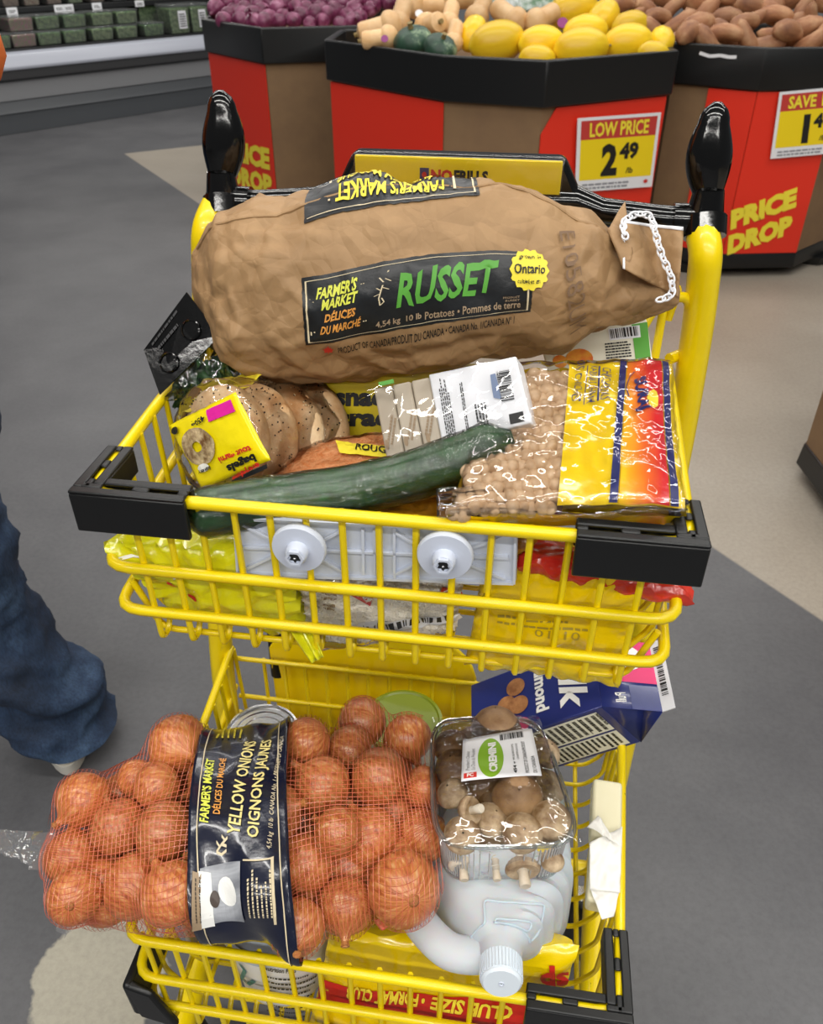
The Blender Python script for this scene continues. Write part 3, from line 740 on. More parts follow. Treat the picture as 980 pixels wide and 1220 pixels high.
inst_tree(kab0, mid_place(524, 58), axes_to_euler(XR, A3(.3, -.5, 1)), 'smaller dark green squash against the bin rim beside the striped one', 'squash', 'dark green squash', [.85] * 3)
M['purple_ink'] = mat('purple_sticker', '#8b2a78', .4)
for px, py, dy, r, m, lab in ((670, 27, -.02, .022, 'purple_ink', 'round purple sticker on the highest yellow melon'), (458, 46, -.075, .014, 'purple_ink', 'small purple sticker on a butternut squash at the left'), (661, 43, -.05, .018, 'card_white', 'white sticker on a yellow melon at the front'), (499, 16, -.09, .016, 'card_white', 'white sticker on the butternut pointing forward')):
    P = mid_place(px, py, dy - .02); m_ = MB(); m_.lathe([(r, -.001), (r, .001)], 18, P, (XR, CUP, -VIEW)); tag(m_.build('fruit_sticker', m, smooth=0), lab, 'sticker')
M['pack_green'] = mat('green_produce_packet', '#4d7a55', .3, var=(20, '#e6ecec'), bump=(25, .6, .01))
M['pack_white'] = mat('white_produce_packet', '#dfe5e6', .3, var=(16, '#3f6b4d'), bump=(25, .6, .01))
for i, (px, py) in enumerate(((612, 3), (640, 5), (585, 0), (985, 2))):
    P = mid_place(px, py, .2); t_, b_ = pillow(P + XR * -.1 - CUP * .05, P + XR * .1 - CUP * .05, P + XR * .1 + CUP * .06, P + XR * -.1 + CUP * .06, .03, .03, .006, 18, i)
    m_ = MB(); pillow_mesh(m_, t_, b_, 18, 14); tag(m_.build('produce_packet', ['pack_white', 'pack_green', 'pack_green', 'pack_green'][i], weld=True), ['white printed packet at the back of the squash heap', 'green and white packet beside the white one', 'green packet at the back left of the white one', 'teal green packet behind the sweet potatoes'][i], 'packet', 'packets behind the squash')

# ================================================================== THE CART
cart = thing('shopping_cart', 'yellow two-tier wire shopping cart with black handle and corner bumpers, loaded with groceries', 'cart', CL(0, .12, 0))
def part(name):
    o = bpy.data.objects.new(name, None); COL.objects.link(o); o.parent = cart; o.empty_display_size = .03; WL[o.name] = WL[cart.name]; return o
def rounded(pts, r=.018, n=4):
    """round the inner corners of a polyline"""
    out = [A3(*pts[0])]
    for a, b, c in zip(pts[:-2], pts[1:-1], pts[2:]):
        a, b, c = A3(*a), A3(*b), A3(*c); d1, d2 = nz(a - b), nz(c - b); rr = min(r, np.linalg.norm(a - b) * .45, np.linalg.norm(c - b) * .45)
        for k in range(n + 1):
            t = k / n; out.append((1 - t) ** 2 * (b + d1 * rr) + 2 * t * (1 - t) * b + t * t * (b + d2 * rr))
    return out + [A3(*pts[-1])]
def wire(parent, pts, r, round_=.018, n=7, name='wire'):
    m = MB(); m.tube([CL(*p) for p in rounded(pts, round_)], r, n); return m.build(name, 'yellow', parent, smooth=60)
def basket(nm, zr, z2, z3, zb, t0, t1, hw0, hw1, fs, slope):
    B = part(nm)
    hw = lambda t: hw0 + (hw1 - hw0) * (t - t0) / (t1 - t0)
    for z, k, r in ((zr, 0, .0056), (z2, .004, .0052), (z3, .003, .0052)):
        w0, w1 = hw(t0) + k, hw(t1) + k
        wire(B, [(-w1, t1, z), (-w0, t0, z), (w0, t0, z), (w1, t1, z)], r, .022, 8, 'rim' if z == zr else 'hoop')
    n = int((2 * hw0 - .03) / fs)
    for i in range(n + 1):
        s = (i - n / 2) * fs
        wire(B, [(s, t0 + .006, zr + .001), (s * .985, t0 + .004, zb), (s * .985, t0 + .016, zb - .004), (s * .985, t0 + .03, zb + .012), (s, t1, zb + slope), (s, t1 + .004, zr - .02)], .0030, .010, 6)
    for j in range(1, int((t1 - t0) / .034) + 1):
        t = t0 + j * .034; w = hw(t) - .004; zz = zb + .014 + slope * j * .034 / (t1 - t0)
        wire(B, [(-w, t, zr), (-w + .004, t, zb + .045), (-w + .028, t, zz - .008), (w - .028, t, zz - .008), (w - .004, t, zb + .045), (w, t, zr)], .0030, .012, 6)
    for z in (zb + (zr - zb) * .45, zr - .02): wire(B, [(-hw(t1), t1, z), (hw(t1), t1, z)], .0036, .01, 7, 'back_wire')
    return B
up_b = basket('upper_basket', .874, .798, .749, .714, 0., .325, .240, .256, .0302, .02)
wire(up_b, [(-.236, .022, .765), (-.216, .022, .708), (.216, .022, .708), (.236, .022, .765)], .0032, .014, 7)
lo_b = basket('lower_basket', .429, .352, .296, .252, -.135, .275, .242, .270, .0302, .01)

def corner_bumper(z, t0, side, hw, L1, L2, parent, h=.040, flat=False):
    """hollow L-shaped cap with slots in its top, standing over the wire at one basket corner"""
    m = MB(); e = .012; sg = side
    def seg(s0, s1, ta, tb, za, zb): # axis-aligned block in cart coordinates
        q = [CL(sg * a, b_, c_) for c_ in (za, zb) for a, b_ in ((s0, ta), (s1, ta), (s1, tb), (s0, tb))]; m.hexa(q)
    xo = hw + e; zt = z + .0075; zlo = zt - h
    seg(xo - L1, xo, t0 - e, t0 - e + .006, zlo, zt - .003)                 # outer front wall
    seg(xo - .006, xo, t0 - e + .006, t0 - e + L2, zlo, zt - .003)         # outer side wall
    seg(xo - L1, xo - 2 * e + .002, t0 + e - .004, t0 + e, zlo + .014, zt - .003)
    seg(xo - 2 * e, xo - 2 * e + .004, t0 + e, t0 - e + L2, zlo + .014, zt - .003)
    seg(xo - L1, xo, t0 - e, t0 - e + .009, zt - .003, zt); seg(xo - L1, xo - 2 * e, t0 + e - .009, t0 + e, zt - .003, zt)
    seg(xo - .009, xo, t0 - e + .009, t0 - e + L2, zt - .003, zt); seg(xo - 2 * e, xo - 2 * e + .009, t0 + e - .009, t0 - e + L2, zt - .003, zt)
    def bridges(L): # solid stretches between slots
        return [(0, .10), (.36, .52), (.80, 1.0)]
    for a, b_ in bridges(L1): seg(xo - L1 + a * (L1 - .006), xo - L1 + b_ * (L1 - .006), t0 - e + .009, t0 + e - .009, zt - .003, zt)
    for a, b_ in bridges(L2): seg(xo - 2 * e + .009, xo - .009, t0 - e + L2 - b_ * (L2 - .009), t0 - e + L2 - a * (L2 - .009), zt - .003, zt)
    return m.build('corner_bumper', 'black', parent, bevel=.0016, seg=2)
corner_bumper(.876, 0, -1, .240, .098, .075, up_b); corner_bumper(.876, 0, 1, .240, .098, .062, up_b)
corner_bumper(.431, -.135, 1, .242, .098, .088, lo_b)
# the loose bumper that has slipped down the lower basket's far corner
m = MB(); q = lambda s, t, z: CL(s, t, z)
m.hexa([q(-.250, -.148, .285), q(-.205, -.152, .282), q(-.205, -.142, .282), q(-.245, -.138, .285), q(-.256, -.148, .352), q(-.225, -.150, .345), q(-.225, -.142, .345), q(-.250, -.138, .352)])
m.hexa([q(-.256, -.148, .290), q(-.244, -.148, .290), q(-.244, -.075, .292), q(-.256, -.075, .292), q(-.258, -.148, .352), q(-.248, -.148, .352), q(-.248, -.095, .352), q(-.258, -.095, .352)])
m.build('slipped_bumper', 'black', lo_b, bevel=.004)
# grey sign holder clamped inside the front
A_ = part('sign_holder')
pc = [at_t(*c, .014) for c in ((282, 683), (615, 694), (617, 630), (278, 614))]
pl = slab_mb(pc, .004).build('plate', 'white_plastic', A_, bevel=.002)
Sg = quad_surf(*pc); m = MB()
def rib(p, q_, w=.0022, h=.004):
    a, b_ = Sg(*p), Sg(*q_); d = nz(b_ - a); sd = nz(np.cross(d, Sg.n)) * w / 2; m.hexa([a - sd, b_ - sd, b_ + sd, a + sd] + [k + Sg.n * h for k in (a - sd, b_ - sd, b_ + sd, a + sd)])
for p, q_ in (((.01, .02), (.99, .02)), ((.01, .98), (.99, .98)), ((.008, .02), (.008, .98)), ((.992, .02), (.992, .98)), ((.03, .9), (.18, .55)), ((.03, .5), (.18, .5)), ((.03, .1), (.18, .45)), ((.30, .6), (.40, .88)), ((.30, .5), (.68, .5)), ((.30, .4), (.40, .12)), ((.58, .88), (.68, .6)), ((.58, .12), (.68, .4)), ((.82, .6), (.96, .9)), ((.82, .5), (.97, .5)), ((.82, .4), (.96, .1)), ((.47, .1), (.47, .9)), ((.51, .1), (.51, .9)), ((.4, .05), (.4, .95)), ((.58, .05), (.58, .95))): rib(p, q_)
m.build('rib', 'white_plastic', pl, smooth=0)
nV = -A3(CV[0], CV[1], 0); ax = (A3(CU[0], CU[1], 0), UPZ, nV)
for cx, cy in ((356, 653), (530, 662)):
    c = at_t(cx, cy, -.006); m = MB(); m.lathe([(.0005, -.004), (.0220, -.004), (.0228, -.002), (.0222, .002), (.0215, .003), (.0095, .0035), (.0090, .010), (.0075, .012), (.0005, .012)], 36, c, ax, caps=False)
    d = m.build('washer', 'white_plastic', A_); m = MB(); m.lathe([(.0078, .0), (.0078, .0150), (.0058, .0150), (.0056, .0125), (.0005, .0125)], 6, c, ax, caps=False); nut = m.build('nut', 'white_plastic', d, smooth=20); m = MB(); m.prism([c + nV * .0126 + (ax[0] * math.cos(a) + ax[1] * math.sin(a)) * (.0052 if k_ % 2 else .0032) for k_, a in enumerate(np.linspace(0, 2 * math.pi, 13)[:-1])], nV * .0006); m.build('socket', 'ink', d, smooth=0); m = MB(); m.ball(c + nV * .0134, (.0016, .0016, .0010), n=8, m=6); m.build('pin', 'steel', d)
# handle
hs = .022
H_ = part('handle')
m = MB(); m.tube([CL(s + hs, t, z) for s, t, z in ((-.250, .343, 1.018), (-.2, .345, 1.020), (-.145, .346, 1.024), (-.12, .347, 1.032), (.12, .347, 1.032), (.145, .346, 1.024), (.2, .345, 1.020), (.250, .343, 1.018))], [.0135, .0135, .014, .0165, .0165, .014, .0135, .0135], 16); m.build('grip', 'gloss_black', H_)
m = MB(); prof = [(-.145, 1.010), (-.142, 1.030), (-.120, 1.044), (-.110, 1.063), (-.103, 1.075), (.105, 1.075), (.112, 1.063), (.122, 1.044), (.144, 1.030), (.147, 1.010)]
m.prism([CL(s + hs, .336, z) for s, z in prof], A3(CV[0], CV[1], 0) * .024); m.build('sign_block', 'gloss_black', H_, bevel=.006, seg=3)
pts = [CL(s + hs, .334, z) for s, z in ((-.101, 1.041), (.103, 1.041), (.103, 1.0725), (-.101, 1.0725))]
slab_mb(pts, .004).build('sign_panel', 'yplastic', H_, bevel=.001)
St = quad_surf(*pts); m = MB(); decal_text(m, St, 'NO', (.375, .30), (.105, 0), (0, .36), .0008, .05); m.build('lettering', 'red_ink', H_, smooth=0)
m = MB(); decal_text(m, St, 'FRILLS', (.487, .30), (.165, 0), (0, .36), .0008, .05); m.build('lettering', 'ink', H_, smooth=0)
m = MB(); decal_patch(m, St, (.32, .27), (.045, 0), (0, .42), 2, 2); m.build('emblem', 'blue_ink', H_, smooth=0); m = MB(); decal_disc(m, St, (.3425, .49), .012, .09, 10, .001); m.build('emblem', 'red_ink', H_, smooth=0)
cov = [CL(s + hs, .3325, z) for s, z in ((-.102, 1.039), (.104, 1.039), (.104, 1.0742), (-.102, 1.0742))]
slab_mb(cov, .0008).build('clear_cover', 'film', H_, smooth=0)
for sg in (-1, 1):
    j = CL(sg * .245 + hs, .342, 1.02); m = MB(); m.ball(j, (.021, .021, .019), n=18, m=12); m.tube([j - sg * A3(CU[0], CU[1], 0) * .03, j - sg * A3(CU[0], CU[1], 0) * .005], .0165, 16); m.tube([j + A3(0, 0, .0), j + A3(0, .002, .030)], [.019, .0145], 16)
    m.tube([j + A3(0, -.002, .004), j + A3(0, -.012, -.012)], [.021, .0205], 16); m.build('joint', 'gloss_black', H_)
    base, tip = CL(sg * .245 + hs, .345, 1.045), CL(sg * .239 + hs, .352, 1.125); m = MB(); path = []; rad = []
    for i in range(14):
        t = i / 13; path.append(base + (tip - base) * t + A3(CU[0], CU[1], 0) * (-sg) * .003 * math.sin(t * math.pi)); rad.append(.0098 * (1 + .55 * math.sin(min(t * 1.25, 1) * math.pi) * (t < .8) + 0) if t < .8 else .0098 * (1 - ((t - .8) / .2) ** 2.5 * .75))
    m.tube(path, rad, 16, sq=(1.45, .95)); m.build('end_lever', 'gloss_black', H_, smooth=60)
    m = MB(); m.tube([base + A3(math.cos(a) * .0115, math.sin(a) * .009, .001) for a in np.linspace(0, 6.1, 20)], .0012, 6, closed=True); m.build('rubber_ring', 'tan_rubber', H_)
# uprights, lower frame and castors
F_b = part('frame')
for sg in (-1, 1):
    pts = [(sg * .247 + hs * .8, .336, 1.016), (sg * .252 + hs * .8, .312, 1.000), (sg * .262 + hs * .7, .318, .93), (sg * .278 + hs * .4, .330, .78), (sg * .282, .300, .55), (sg * .283, .262, .40), (sg * .28, .24, .20), (sg * .27, .20, .135), (sg * .25, -.10, .125)]
    m = MB(); m.tube([CL(*p) for p in rounded(pts, .06, 5)], .0155, 14, sq=(1, 1.15)); m.build('upright', 'yellow', F_b, smooth=60)
    for t in (.16, -.10):
        c = CL(sg * .25, t, .05); m = MB(); X = A3(CU[0], CU[1], 0); m.lathe([(.02, -.012), (.045, -.012), (.050, -.006), (.050, .006), (.045, .012), (.02, .012)], 24, c, (UPZ, A3(CV[0], CV[1], 0), X)); w = m.build('castor_wheel', 'rubber', F_b)
        m = MB(); m.tube([c + X * .018, c + X * .018 + UPZ * .06, c - X * .018 + UPZ * .06, c - X * .018], .004, 8); m.tube([c + UPZ * .06, c + UPZ * .08], .012, 10); m.build('castor_fork', 'steel', w)
    wire(F_b, [(sg * .255, .315, .885), (sg * .27, .33, .885), (sg * .275, .34, .885)], .006, .01, 8, 'bracket'); wire(F_b, [(sg * .27, .27, .418), (sg * .283, .265, .418)], .006, .01, 8, 'bracket')
wire(F_b, [(-.27, .20, .13), (.27, .20, .13)], .011, .01, 10, 'cross_bar'); wire(F_b, [(-.25, -.10, .125), (.25, -.10, .125)], .011, .01, 10, 'cross_bar')
wire(F_b, [(.218, .285, .93), (.232, .3, .955), (.262, .312, .955), (.275, .325, .90)], .0055, .012, 8, 'hook'); wire(F_b, [(.238, .30, .885), (.238, .305, .958), (.250, .31, .965), (.245, .31, .93)], .0045, .01, 8, 'hook')
wire(F_b, [(-.238, .30, .885), (-.238, .305, .95), (-.25, .31, .96)], .0045, .01, 8, 'hook')
m = MB(); m.tube([CL(-.215, .30, .36), CL(-.215, .315, .56)], .011, 10); m.build('black_post', 'black', F_b)
# big yellow panel hung behind the lower basket
P0, P1 = at_t(330, 846, .292), at_t(566, 846, .292); hgt = at_t(450, 778, .292)[2] - P0[2]; m = MB(); poly = []
for i in range(7): a = math.pi / 2 * i / 6; poly.append((1 - .13 * (1 - math.sin(a)) if True else 0, .35 + .65 * math.sin(a) ** .8 if i else .2))
pts = [P0 - UPZ * .12, P1 - UPZ * .12, P1 + UPZ * hgt * .3] + [P0 + (P1 - P0) * (1 - .28 * (1 - math.cos(a))) + UPZ * hgt * (.3 + .7 * math.sin(a)) for a in np.linspace(.2, math.pi / 2, 7)] + [P0 + (P1 - P0) * .03 + UPZ * hgt, P0 + UPZ * hgt * .9]
m.prism(pts, A3(CV[0], CV[1], 0) * .006); m.build('back_panel', 'yplastic', cart, bevel=.002)
def px_text(mb, S, s, bl, br, tl, g=(.5, .5), off=.0009, bold=.02, shear=0., mi=0, wob=0, out=None):
    O, r, t = (inv_surf(S, *p, g) for p in (bl, br, tl)); decal_text(mb, S, s, O, r - O, t - O, off, bold, shear, mi, wob, out)
def px_patch(mb, S, bl, br, tl, g=(.5, .5), n=(8, 8), off=.0006, mi=0, jag=0, out=None):
    O, r, t = (inv_surf(S, *p, g) for p in (bl, br, tl)); decal_patch(mb, S, O, r - O, t - O, n[0], n[1], off, mi, jag, out)
def px_print(mb, S, bl, br, tl, rows, seed=0, g=(.5, .5), **k):
    O, r, t = (inv_surf(S, *p, g) for p in (bl, br, tl)); fine_print(mb, S, O, r - O, t - O, rows, seed, **k)
def one(fn, name, m, parent, smooth=0):
    b = MB(); fn(b); return b.build(name, m, parent, smooth=smooth)

# ================================================================== GROCERIES IN THE UPPER BASKET
# ---- paper potato sack
PT = [(230, 322, 30), (238, 334, 46), (255, 348, 68), (275, 352, 86), (300, 352, 98), (345, 347, 109), (400, 343, 114), (460, 334, 114), (520, 328, 110), (580, 327, 103), (640, 330, 90), (700, 334, 70), (740, 344, 46), (775, 350, 25), (806, 354, 9)]
PTX = np.array(PT, float)
pxs = (PTX[:, 0] - PTX[0, 0]) / (PTX[-1, 0] - PTX[0, 0])
P3 = np.array([at_t(x, y, .245) for x, y, h in PT]); PR = np.array([h / FPX * ((at_t(x, y, .245) - EYE) @ VIEW) for x, y, h in PT])
def sack(u, v, flat=False):       # u along the sack, v round it (0 = top, .25 towards us)
    u = min(max(u, 0), 1); c = A3(*[np.interp(u, pxs, P3[:, k]) for k in range(3)])
    r = np.interp(u, pxs, PR); e1 = nz(CUP * .94 - VIEW * .2); e2 = -nz(VIEW * .94 + CUP * .2); th = 2 * math.pi * v
    ca, sa = math.cos(th), math.sin(th); k = 1.0
    dd = min(r * 1.0, .088) * (.25 + .75 * min(1, u / .10 + .25))
    p = c + e1 * r * np.sign(ca) * abs(ca) ** .92 + e2 * dd * np.sign(sa) * abs(sa) ** .9
    q = A3(p[0] * 1.0, p[1], p[2]); end = max(0, 1 - u / .35) + max(0, (u - .72) / .28)
    if flat: return p
    vv = (v + .5) % 1 - .5; calm = 1 - .8 * sstep(.22, .30, u) * (1 - sstep(.68, .78, u)) * sstep(.08, .15, vv) * (1 - sstep(.34, .40, vv)); end = max(0, 1 - u / .30) + sstep(.70, 1., u)
    w = .0055 * (.5 + .5 * calm) * crump(q, 9, 1, 2) + -.020 * (.18 + .82 * calm) * (crease(A3(q[0] * .8, q[1], q[2]), 12, 2) + .25) + .009 * (.12 + .88 * calm) * (crease(q, 26, 4) + .25) + .014 * end * (crease(A3(q[0] * .45, q[1] * 1.2, q[2] * 1.2), 22, 6) + .25)
    n = nz(e1 * ca / max(r, .02) + e2 * sa / max(dd, .02)); return p + n * w
sack.base = lambda u, v: sack(u, v, True)
sack.base.dom = (0.02, .98, -.12, .5); sack.base.out = 1 if np.cross(sack(.51, .25, True) - sack(.49, .25, True), sack(.5, .26, True) - sack(.5, .24, True)) @ (EYE - sack(.5, .25, True)) > 0 else -1
po = thing('potato_sack', 'large crumpled brown paper sack of russet potatoes lying across the top of the cart', 'bag', P3[6] - A3(0, 0, .1))
m = MB(); m.grid(lambda u, v: sack(u, v), 200, 190, cv=True)
k0 = len(m.v) - 190; m.f.append(tuple(range(k0, k0 + 190))); m.mi.append(0); m.f.append(tuple(range(190))[::-1]); m.mi.append(0)
m.build('paper_sack', 'kraft', po, smooth=60)
SO = P3[6]
G = (.5, .27)
def pp(nm, m_, fn): return one(fn, nm, m_, po, 60)
g1, g2, g3 = (.25, .28), (.5, .27), (.7, .27)
O = inv_surf(sack, 364, 411, g1); X_ = inv_surf(sack, 632, 372, g3); Y_ = inv_surf(sack, 359, 331, g1)
lab_b = X_ - O; lab_h = Y_ - O
def labS(x, y): q = O + lab_b * x + lab_h * y; return sack(*q)
pp('front_label', 'print_black', lambda b: decal_patch(b, labS, (0, 0), (1, 0), (0, 1), 60, 24, .0007, 0, .012))
pp('label_outline', 'cream_ink', lambda b: decal_frame(b, labS, (.014, .05), (.972, 0), (0, .90), .0065 * 1.2, .0013, 0, 40))
LX = lambda x, y: labS(x, y)
for s_, x0, x1, y0, y1, ink, bo in (("FARMER'S", .06, .235, .70, .86, 'lime_ink', .035), ('MARKET', .08, .235, .545, .69, 'lime_ink', .035), ('DÉLICES', .09, .225, .355, .51, 'orange_ink', .035), ('DU MARCHÉ', .07, .245, .17, .33, 'orange_ink', .03)):
    pp('lettering', ink, lambda b: decal_text(b, LX, s_, (x0, y0), (x1 - x0, .03), (.01, y1 - y0), .0015, bo, 0, 0, .06))
pp('lettering', 'green_ink', lambda b: decal_text(b, LX, 'RUSSET', (.405, .36), (.43, .04), (.012, .46), .0015, .03, .1, 0, .06))
pp('lettering', 'tan_ink', lambda b: (decal_text(b, LX, '4,54 kg  10 lb', (.315, .085), (.20, .02), (0, .13), .0015, .02), decal_text(b, LX, 'Potatoes • Pommes de terre', (.53, .10), (.42, .02), (0, .13), .0015, .015)))
pp('lettering', 'tan_ink', lambda b: (decal_text(b, LX, 'PRODUCT', (.87, .30), (.075, 0), (0, .035), .0015, .01), decal_text(b, LX, 'RUSSET', (.88, .245), (.065, 0), (0, .035), .0015, .01)))
pp('label_ornament', 'cream_ink', lambda b: lines(b, LX, [[(.03, .16), (.032, .72)], [(.262, .26), (.258, .80)], [(.272, .26), (.268, .80)], [(.045, .2), (.047, .68)], [(.335, .46), (.33, .56), (.345, .70), (.375, .88)], [(.335, .62), (.31, .60)], [(.34, .66), (.322, .70)], [(.345, .70), (.375, .66)], [(.352, .76), (.335, .82)], [(.36, .80), (.385, .76)], [(.335, .46), (.352, .50), (.342, .56)]], .006))
pp('lettering', 'ink', lambda b: px_text(b, sack, 'PRODUCT OF CANADA/PRODUIT DU CANADA • CANADA No. 1/CANADA Nº 1', (403, 425), (612, 386), (402, 416), (.45, .33), .0012, .01, 0, 0, .08))
pp('leaf_emblem', 'red_ink', lambda b: b.add([(lambda q: sack(*q) + snorm(sack, *q) * sgn(sack, *q) * .002)(inv_surf(sack, 391 + 13 * x, 418 - 13 * y)) for x, y in LEAF], [tuple(range(len(LEAF)))]))
# badge
bc = inv_surf(sack, 630, 322, g3)
pp('badge', 'yellow_ink', lambda b: decal_disc(b, sack, bc, .036, .030, 48, .0019, 0, 14))
BS = lambda x, y: sack(bc[0] + x * .036, bc[1] - y * .030)
pp('lettering', 'ink', lambda b: (decal_text(b, BS, 'Ontario', (-.82, -.17), (1.64, .04), (0, .40), .0026, .02), decal_text(b, BS, 'grown in', (-.58, .42), (1.15, .06), (0, .26), .0026, 0), decal_text(b, BS, 'cultivées en', (-.62, -.66), (1.2, .02), (0, .24), .0026, 0)))
# printed back of the sack, seen upside down along the top
qL, qR = inv_surf(sack, 362, 264), inv_surf(sack, 571, 236)
topS = lambda x, y: sack(*(qR + A3(0, -.15) + (qL - qR) * x + A3(0, .15) * y))
pp('top_label', 'print_black', lambda b: decal_patch(b, topS, (0, 0), (1, 0), (0, 1), 50, 24, .0012, 0, .02))
pp('label_outline', 'cream_ink', lambda b: decal_frame(b, topS, (.02, .04), (.96, 0), (0, .92), .010, .002, 0, 40))
pp('lettering', 'yellow_ink', lambda b: (decal_text(b, topS, "FARMER'S MARKET", (.20, .60), (.62, .02), (0, .24), .0024, .03, 0, 0, .06), decal_text(b, topS, 'DÉLICES DU MARCHÉ', (.22, .32), (.60, .02), (0, .24), .0024, .03, 0, 0, .06)))
for x_ in (.14, .86): pp('label_ornament', 'cream_ink', lambda b: lines(b, topS, [[(x_, .38), (x_, .82)]], .012, .0024))
pp('lettering', 'soft_ink', lambda b: px_text(b, sack, 'E10582UM', (664, 276), (677, 398), (683, 274), (.8, .3), .0030, .0))
# seam ridge along the top and the folded, string-sewn mouth
m = MB(); pth = [sack(u, .105 + .02 * math.sin(u * 9)) for u in np.linspace(.02, .97, 60)]; m.tube(pth, .0016, 6); m.build('glued_seam', 'kraft', po)
c1, c2, c3, c4 = (at_t(742, 264, .245), at_t(812, 272, .262), at_t(806, 354, .225), at_t(742, 320, .200))
def tab(u, v):
    p = (1 - u) * (1 - v) * c4 + u * (1 - v) * c3 + u * v * c2 + (1 - u) * v * c1; return p + nz(A3(-.2, -1, .3)) * (.006 * crump(p, 22, 9, 2) + .012 * math.sin(u * 7 + v))
m = MB(); m.grid(tab, 26, 26); m.build('folded_mouth', 'kraft', po, solid=.0016)
m = MB(); m.grid(lambda u, v: tab(u, .965 + .05 * v) + nz(A3(-.2, -1, .3)) * .0016, 26, 3); m.grid(lambda u, v: tab(-.01 + .035 * u, v) + nz(A3(-.2, -1, .3)) * .0016, 3, 26); m.build('mouth_tape', 'card_white', po, solid=.0008)
c5, c6 = at_t(722, 272, .235), at_t(746, 243, .262); m = MB(); m.grid(lambda u, v: (1 - v) * ((1 - u) * c4 + u * tab(.15, .4)) + v * ((1 - u) * c5 + u * c6) + A3(0, -.006 * math.sin(3 * u + 2 * v), 0), 10, 10); m.build('mouth_fold', 'kraft', po, solid=.0016)
def chain(pts, step=.0062, ra=.0046, rb=.0026, r=.0010):
    P = rounded(pts, .03, 6); L_ = [0]
    for a, b_ in zip(P[:-1], P[1:]): L_.append(L_[-1] + np.linalg.norm(b_ - a))
    at = lambda t: A3(*[np.interp(t, L_, [p[k] for p in P]) for k in range(3)])
    m = MB(); k_ = 0
    for t in np.arange(.003, L_[-1], step):
        c, d = at(t), nz(at(t + .002) - at(t - .002)); s_ = nz(np.cross(d, VIEW)); w = -VIEW; g = R(28 if k_ % 2 else -28); s2 = s_ * math.cos(g) + w * math.sin(g)
        m.tube([c + d * ra * math.cos(a) + s2 * rb * math.sin(a) for a in np.linspace(0, 2 * math.pi, 13)[:-1]], r, 5, closed=True); k_ += 1
    return m
ch = [at_t(*q, t) for q, t in (((745, 284), .215), ((741, 264), .235), ((757, 254), .245), ((775, 256), .245), ((781, 280), .230), ((788, 305), .220), ((800, 330), .212), ((801, 352), .206), ((786, 357), .200))]
chain(ch).build('sewing_string', 'card_white', po)

# ---- black-carded greens at the side
hb = thing('herb_pack', 'dark green leafy herb pack with a black card header, hanging over the basket side', 'pack', at_t(215, 430, .19))
cor = [at_t(171, 417, .185), at_t(190, 470, .16), at_t(262, 400, .19), at_t(222, 348, .21)]
Hs = quad_surf(cor[0], cor[1], cor[2], cor[3]); slab_mb(cor, .0015).build('card', 'gloss_black', hb, smooth=0)
m = MB()
for cx, cy in ((201, 432), (227, 393)):
    c = inv_surf(Hs, cx, cy); cc = Hs(*c) + Hs.n * .001; d1 = nz(cor[1] - cor[0]); d2 = np.cross(Hs.n, d1); m.tube([cc + (d1 * math.cos(a) + d2 * math.sin(a)) * .0095 for a in np.linspace(0, 2 * math.pi, 22)[:-1]], .0009, 5, closed=True)
m.build('punched_ring', 'gloss_black', hb)
one(lambda b: (px_print(b, Hs, (182, 412), (216, 366), (180, 408), 1, 3), px_print(b, Hs, (190, 416), (220, 380), (187, 411), 1, 4)), 'fine_print', 'rubber', hb)
rg = random.Random(4); m = MB()
for i in range(150):
    t = rg.random(); base = at_t(206 + 72 * t + rg.uniform(-4, 10), 474 - 68 * t + rg.uniform(-4, 14), .185 + .04 * t); d = nz(A3(rg.uniform(-.1, .9), rg.uniform(-.4, .4), rg.uniform(-.7, .1))); ln = rg.uniform(.015, .035); sd = nz(np.cross(d, A3(rg.uniform(-1, 1), 1, rg.uniform(-1, 1)))) * rg.uniform(.003, .007)
    P = [base + d * ln * k + A3(0, 0, .012 * math.sin(k * 2.5)) for k in (0, .33, .66, 1)]; W = (.3, 1, .9, .05); V = [q for p, w in zip(P, W) for q in (p - sd * w, p + sd * w + A3(0, 0, .002))]
    m.add(V, [(2 * k, 2 * k + 1, 2 * k + 3, 2 * k + 2) for k in range(3)])
M['herb_leaf'] = mat('herb_leaf', '#1d3f1c', .45, var=(30, '#2f5c2a'))
tag(m.build('leaves', 'herb_leaf', hb, solid=.0004, skip_normals=True), kind='stuff')
t_, b_ = pillow(at_t(196, 478, .168), at_t(268, 470, .168), at_t(292, 408, .20), at_t(240, 402, .205), .012, .03, .005, 40, 6); m = MB(); pillow_mesh(m, t_, b_, 30, 22); m.build('clear_bag', 'film_crinkle', hb)

# ---- box of snack crackers
sk = thing('snack_box', 'olive yellow snack cracker box with bold black lettering, behind the bagels', 'box', at_t(450, 520, .21))
cor = [at_t(389, 536, .20), at_t(548, 536, .20), at_t(562, 440, .225), at_t(382, 440, .225)]
M['olive'] = mat('olive_yellow_card', '#c9b400', .45); slab_mb(cor, .045).build('carton', 'olive', sk, bevel=.0015)
Ks = quad_surf(*cor)
one(lambda b: (px_text(b, Ks, 'snack', (398, 484), (478, 484), (398, 461), bold=.05), px_text(b, Ks, 'crackers', (399, 508), (530, 508), (399, 486), bold=.05)), 'lettering', 'ink', sk)

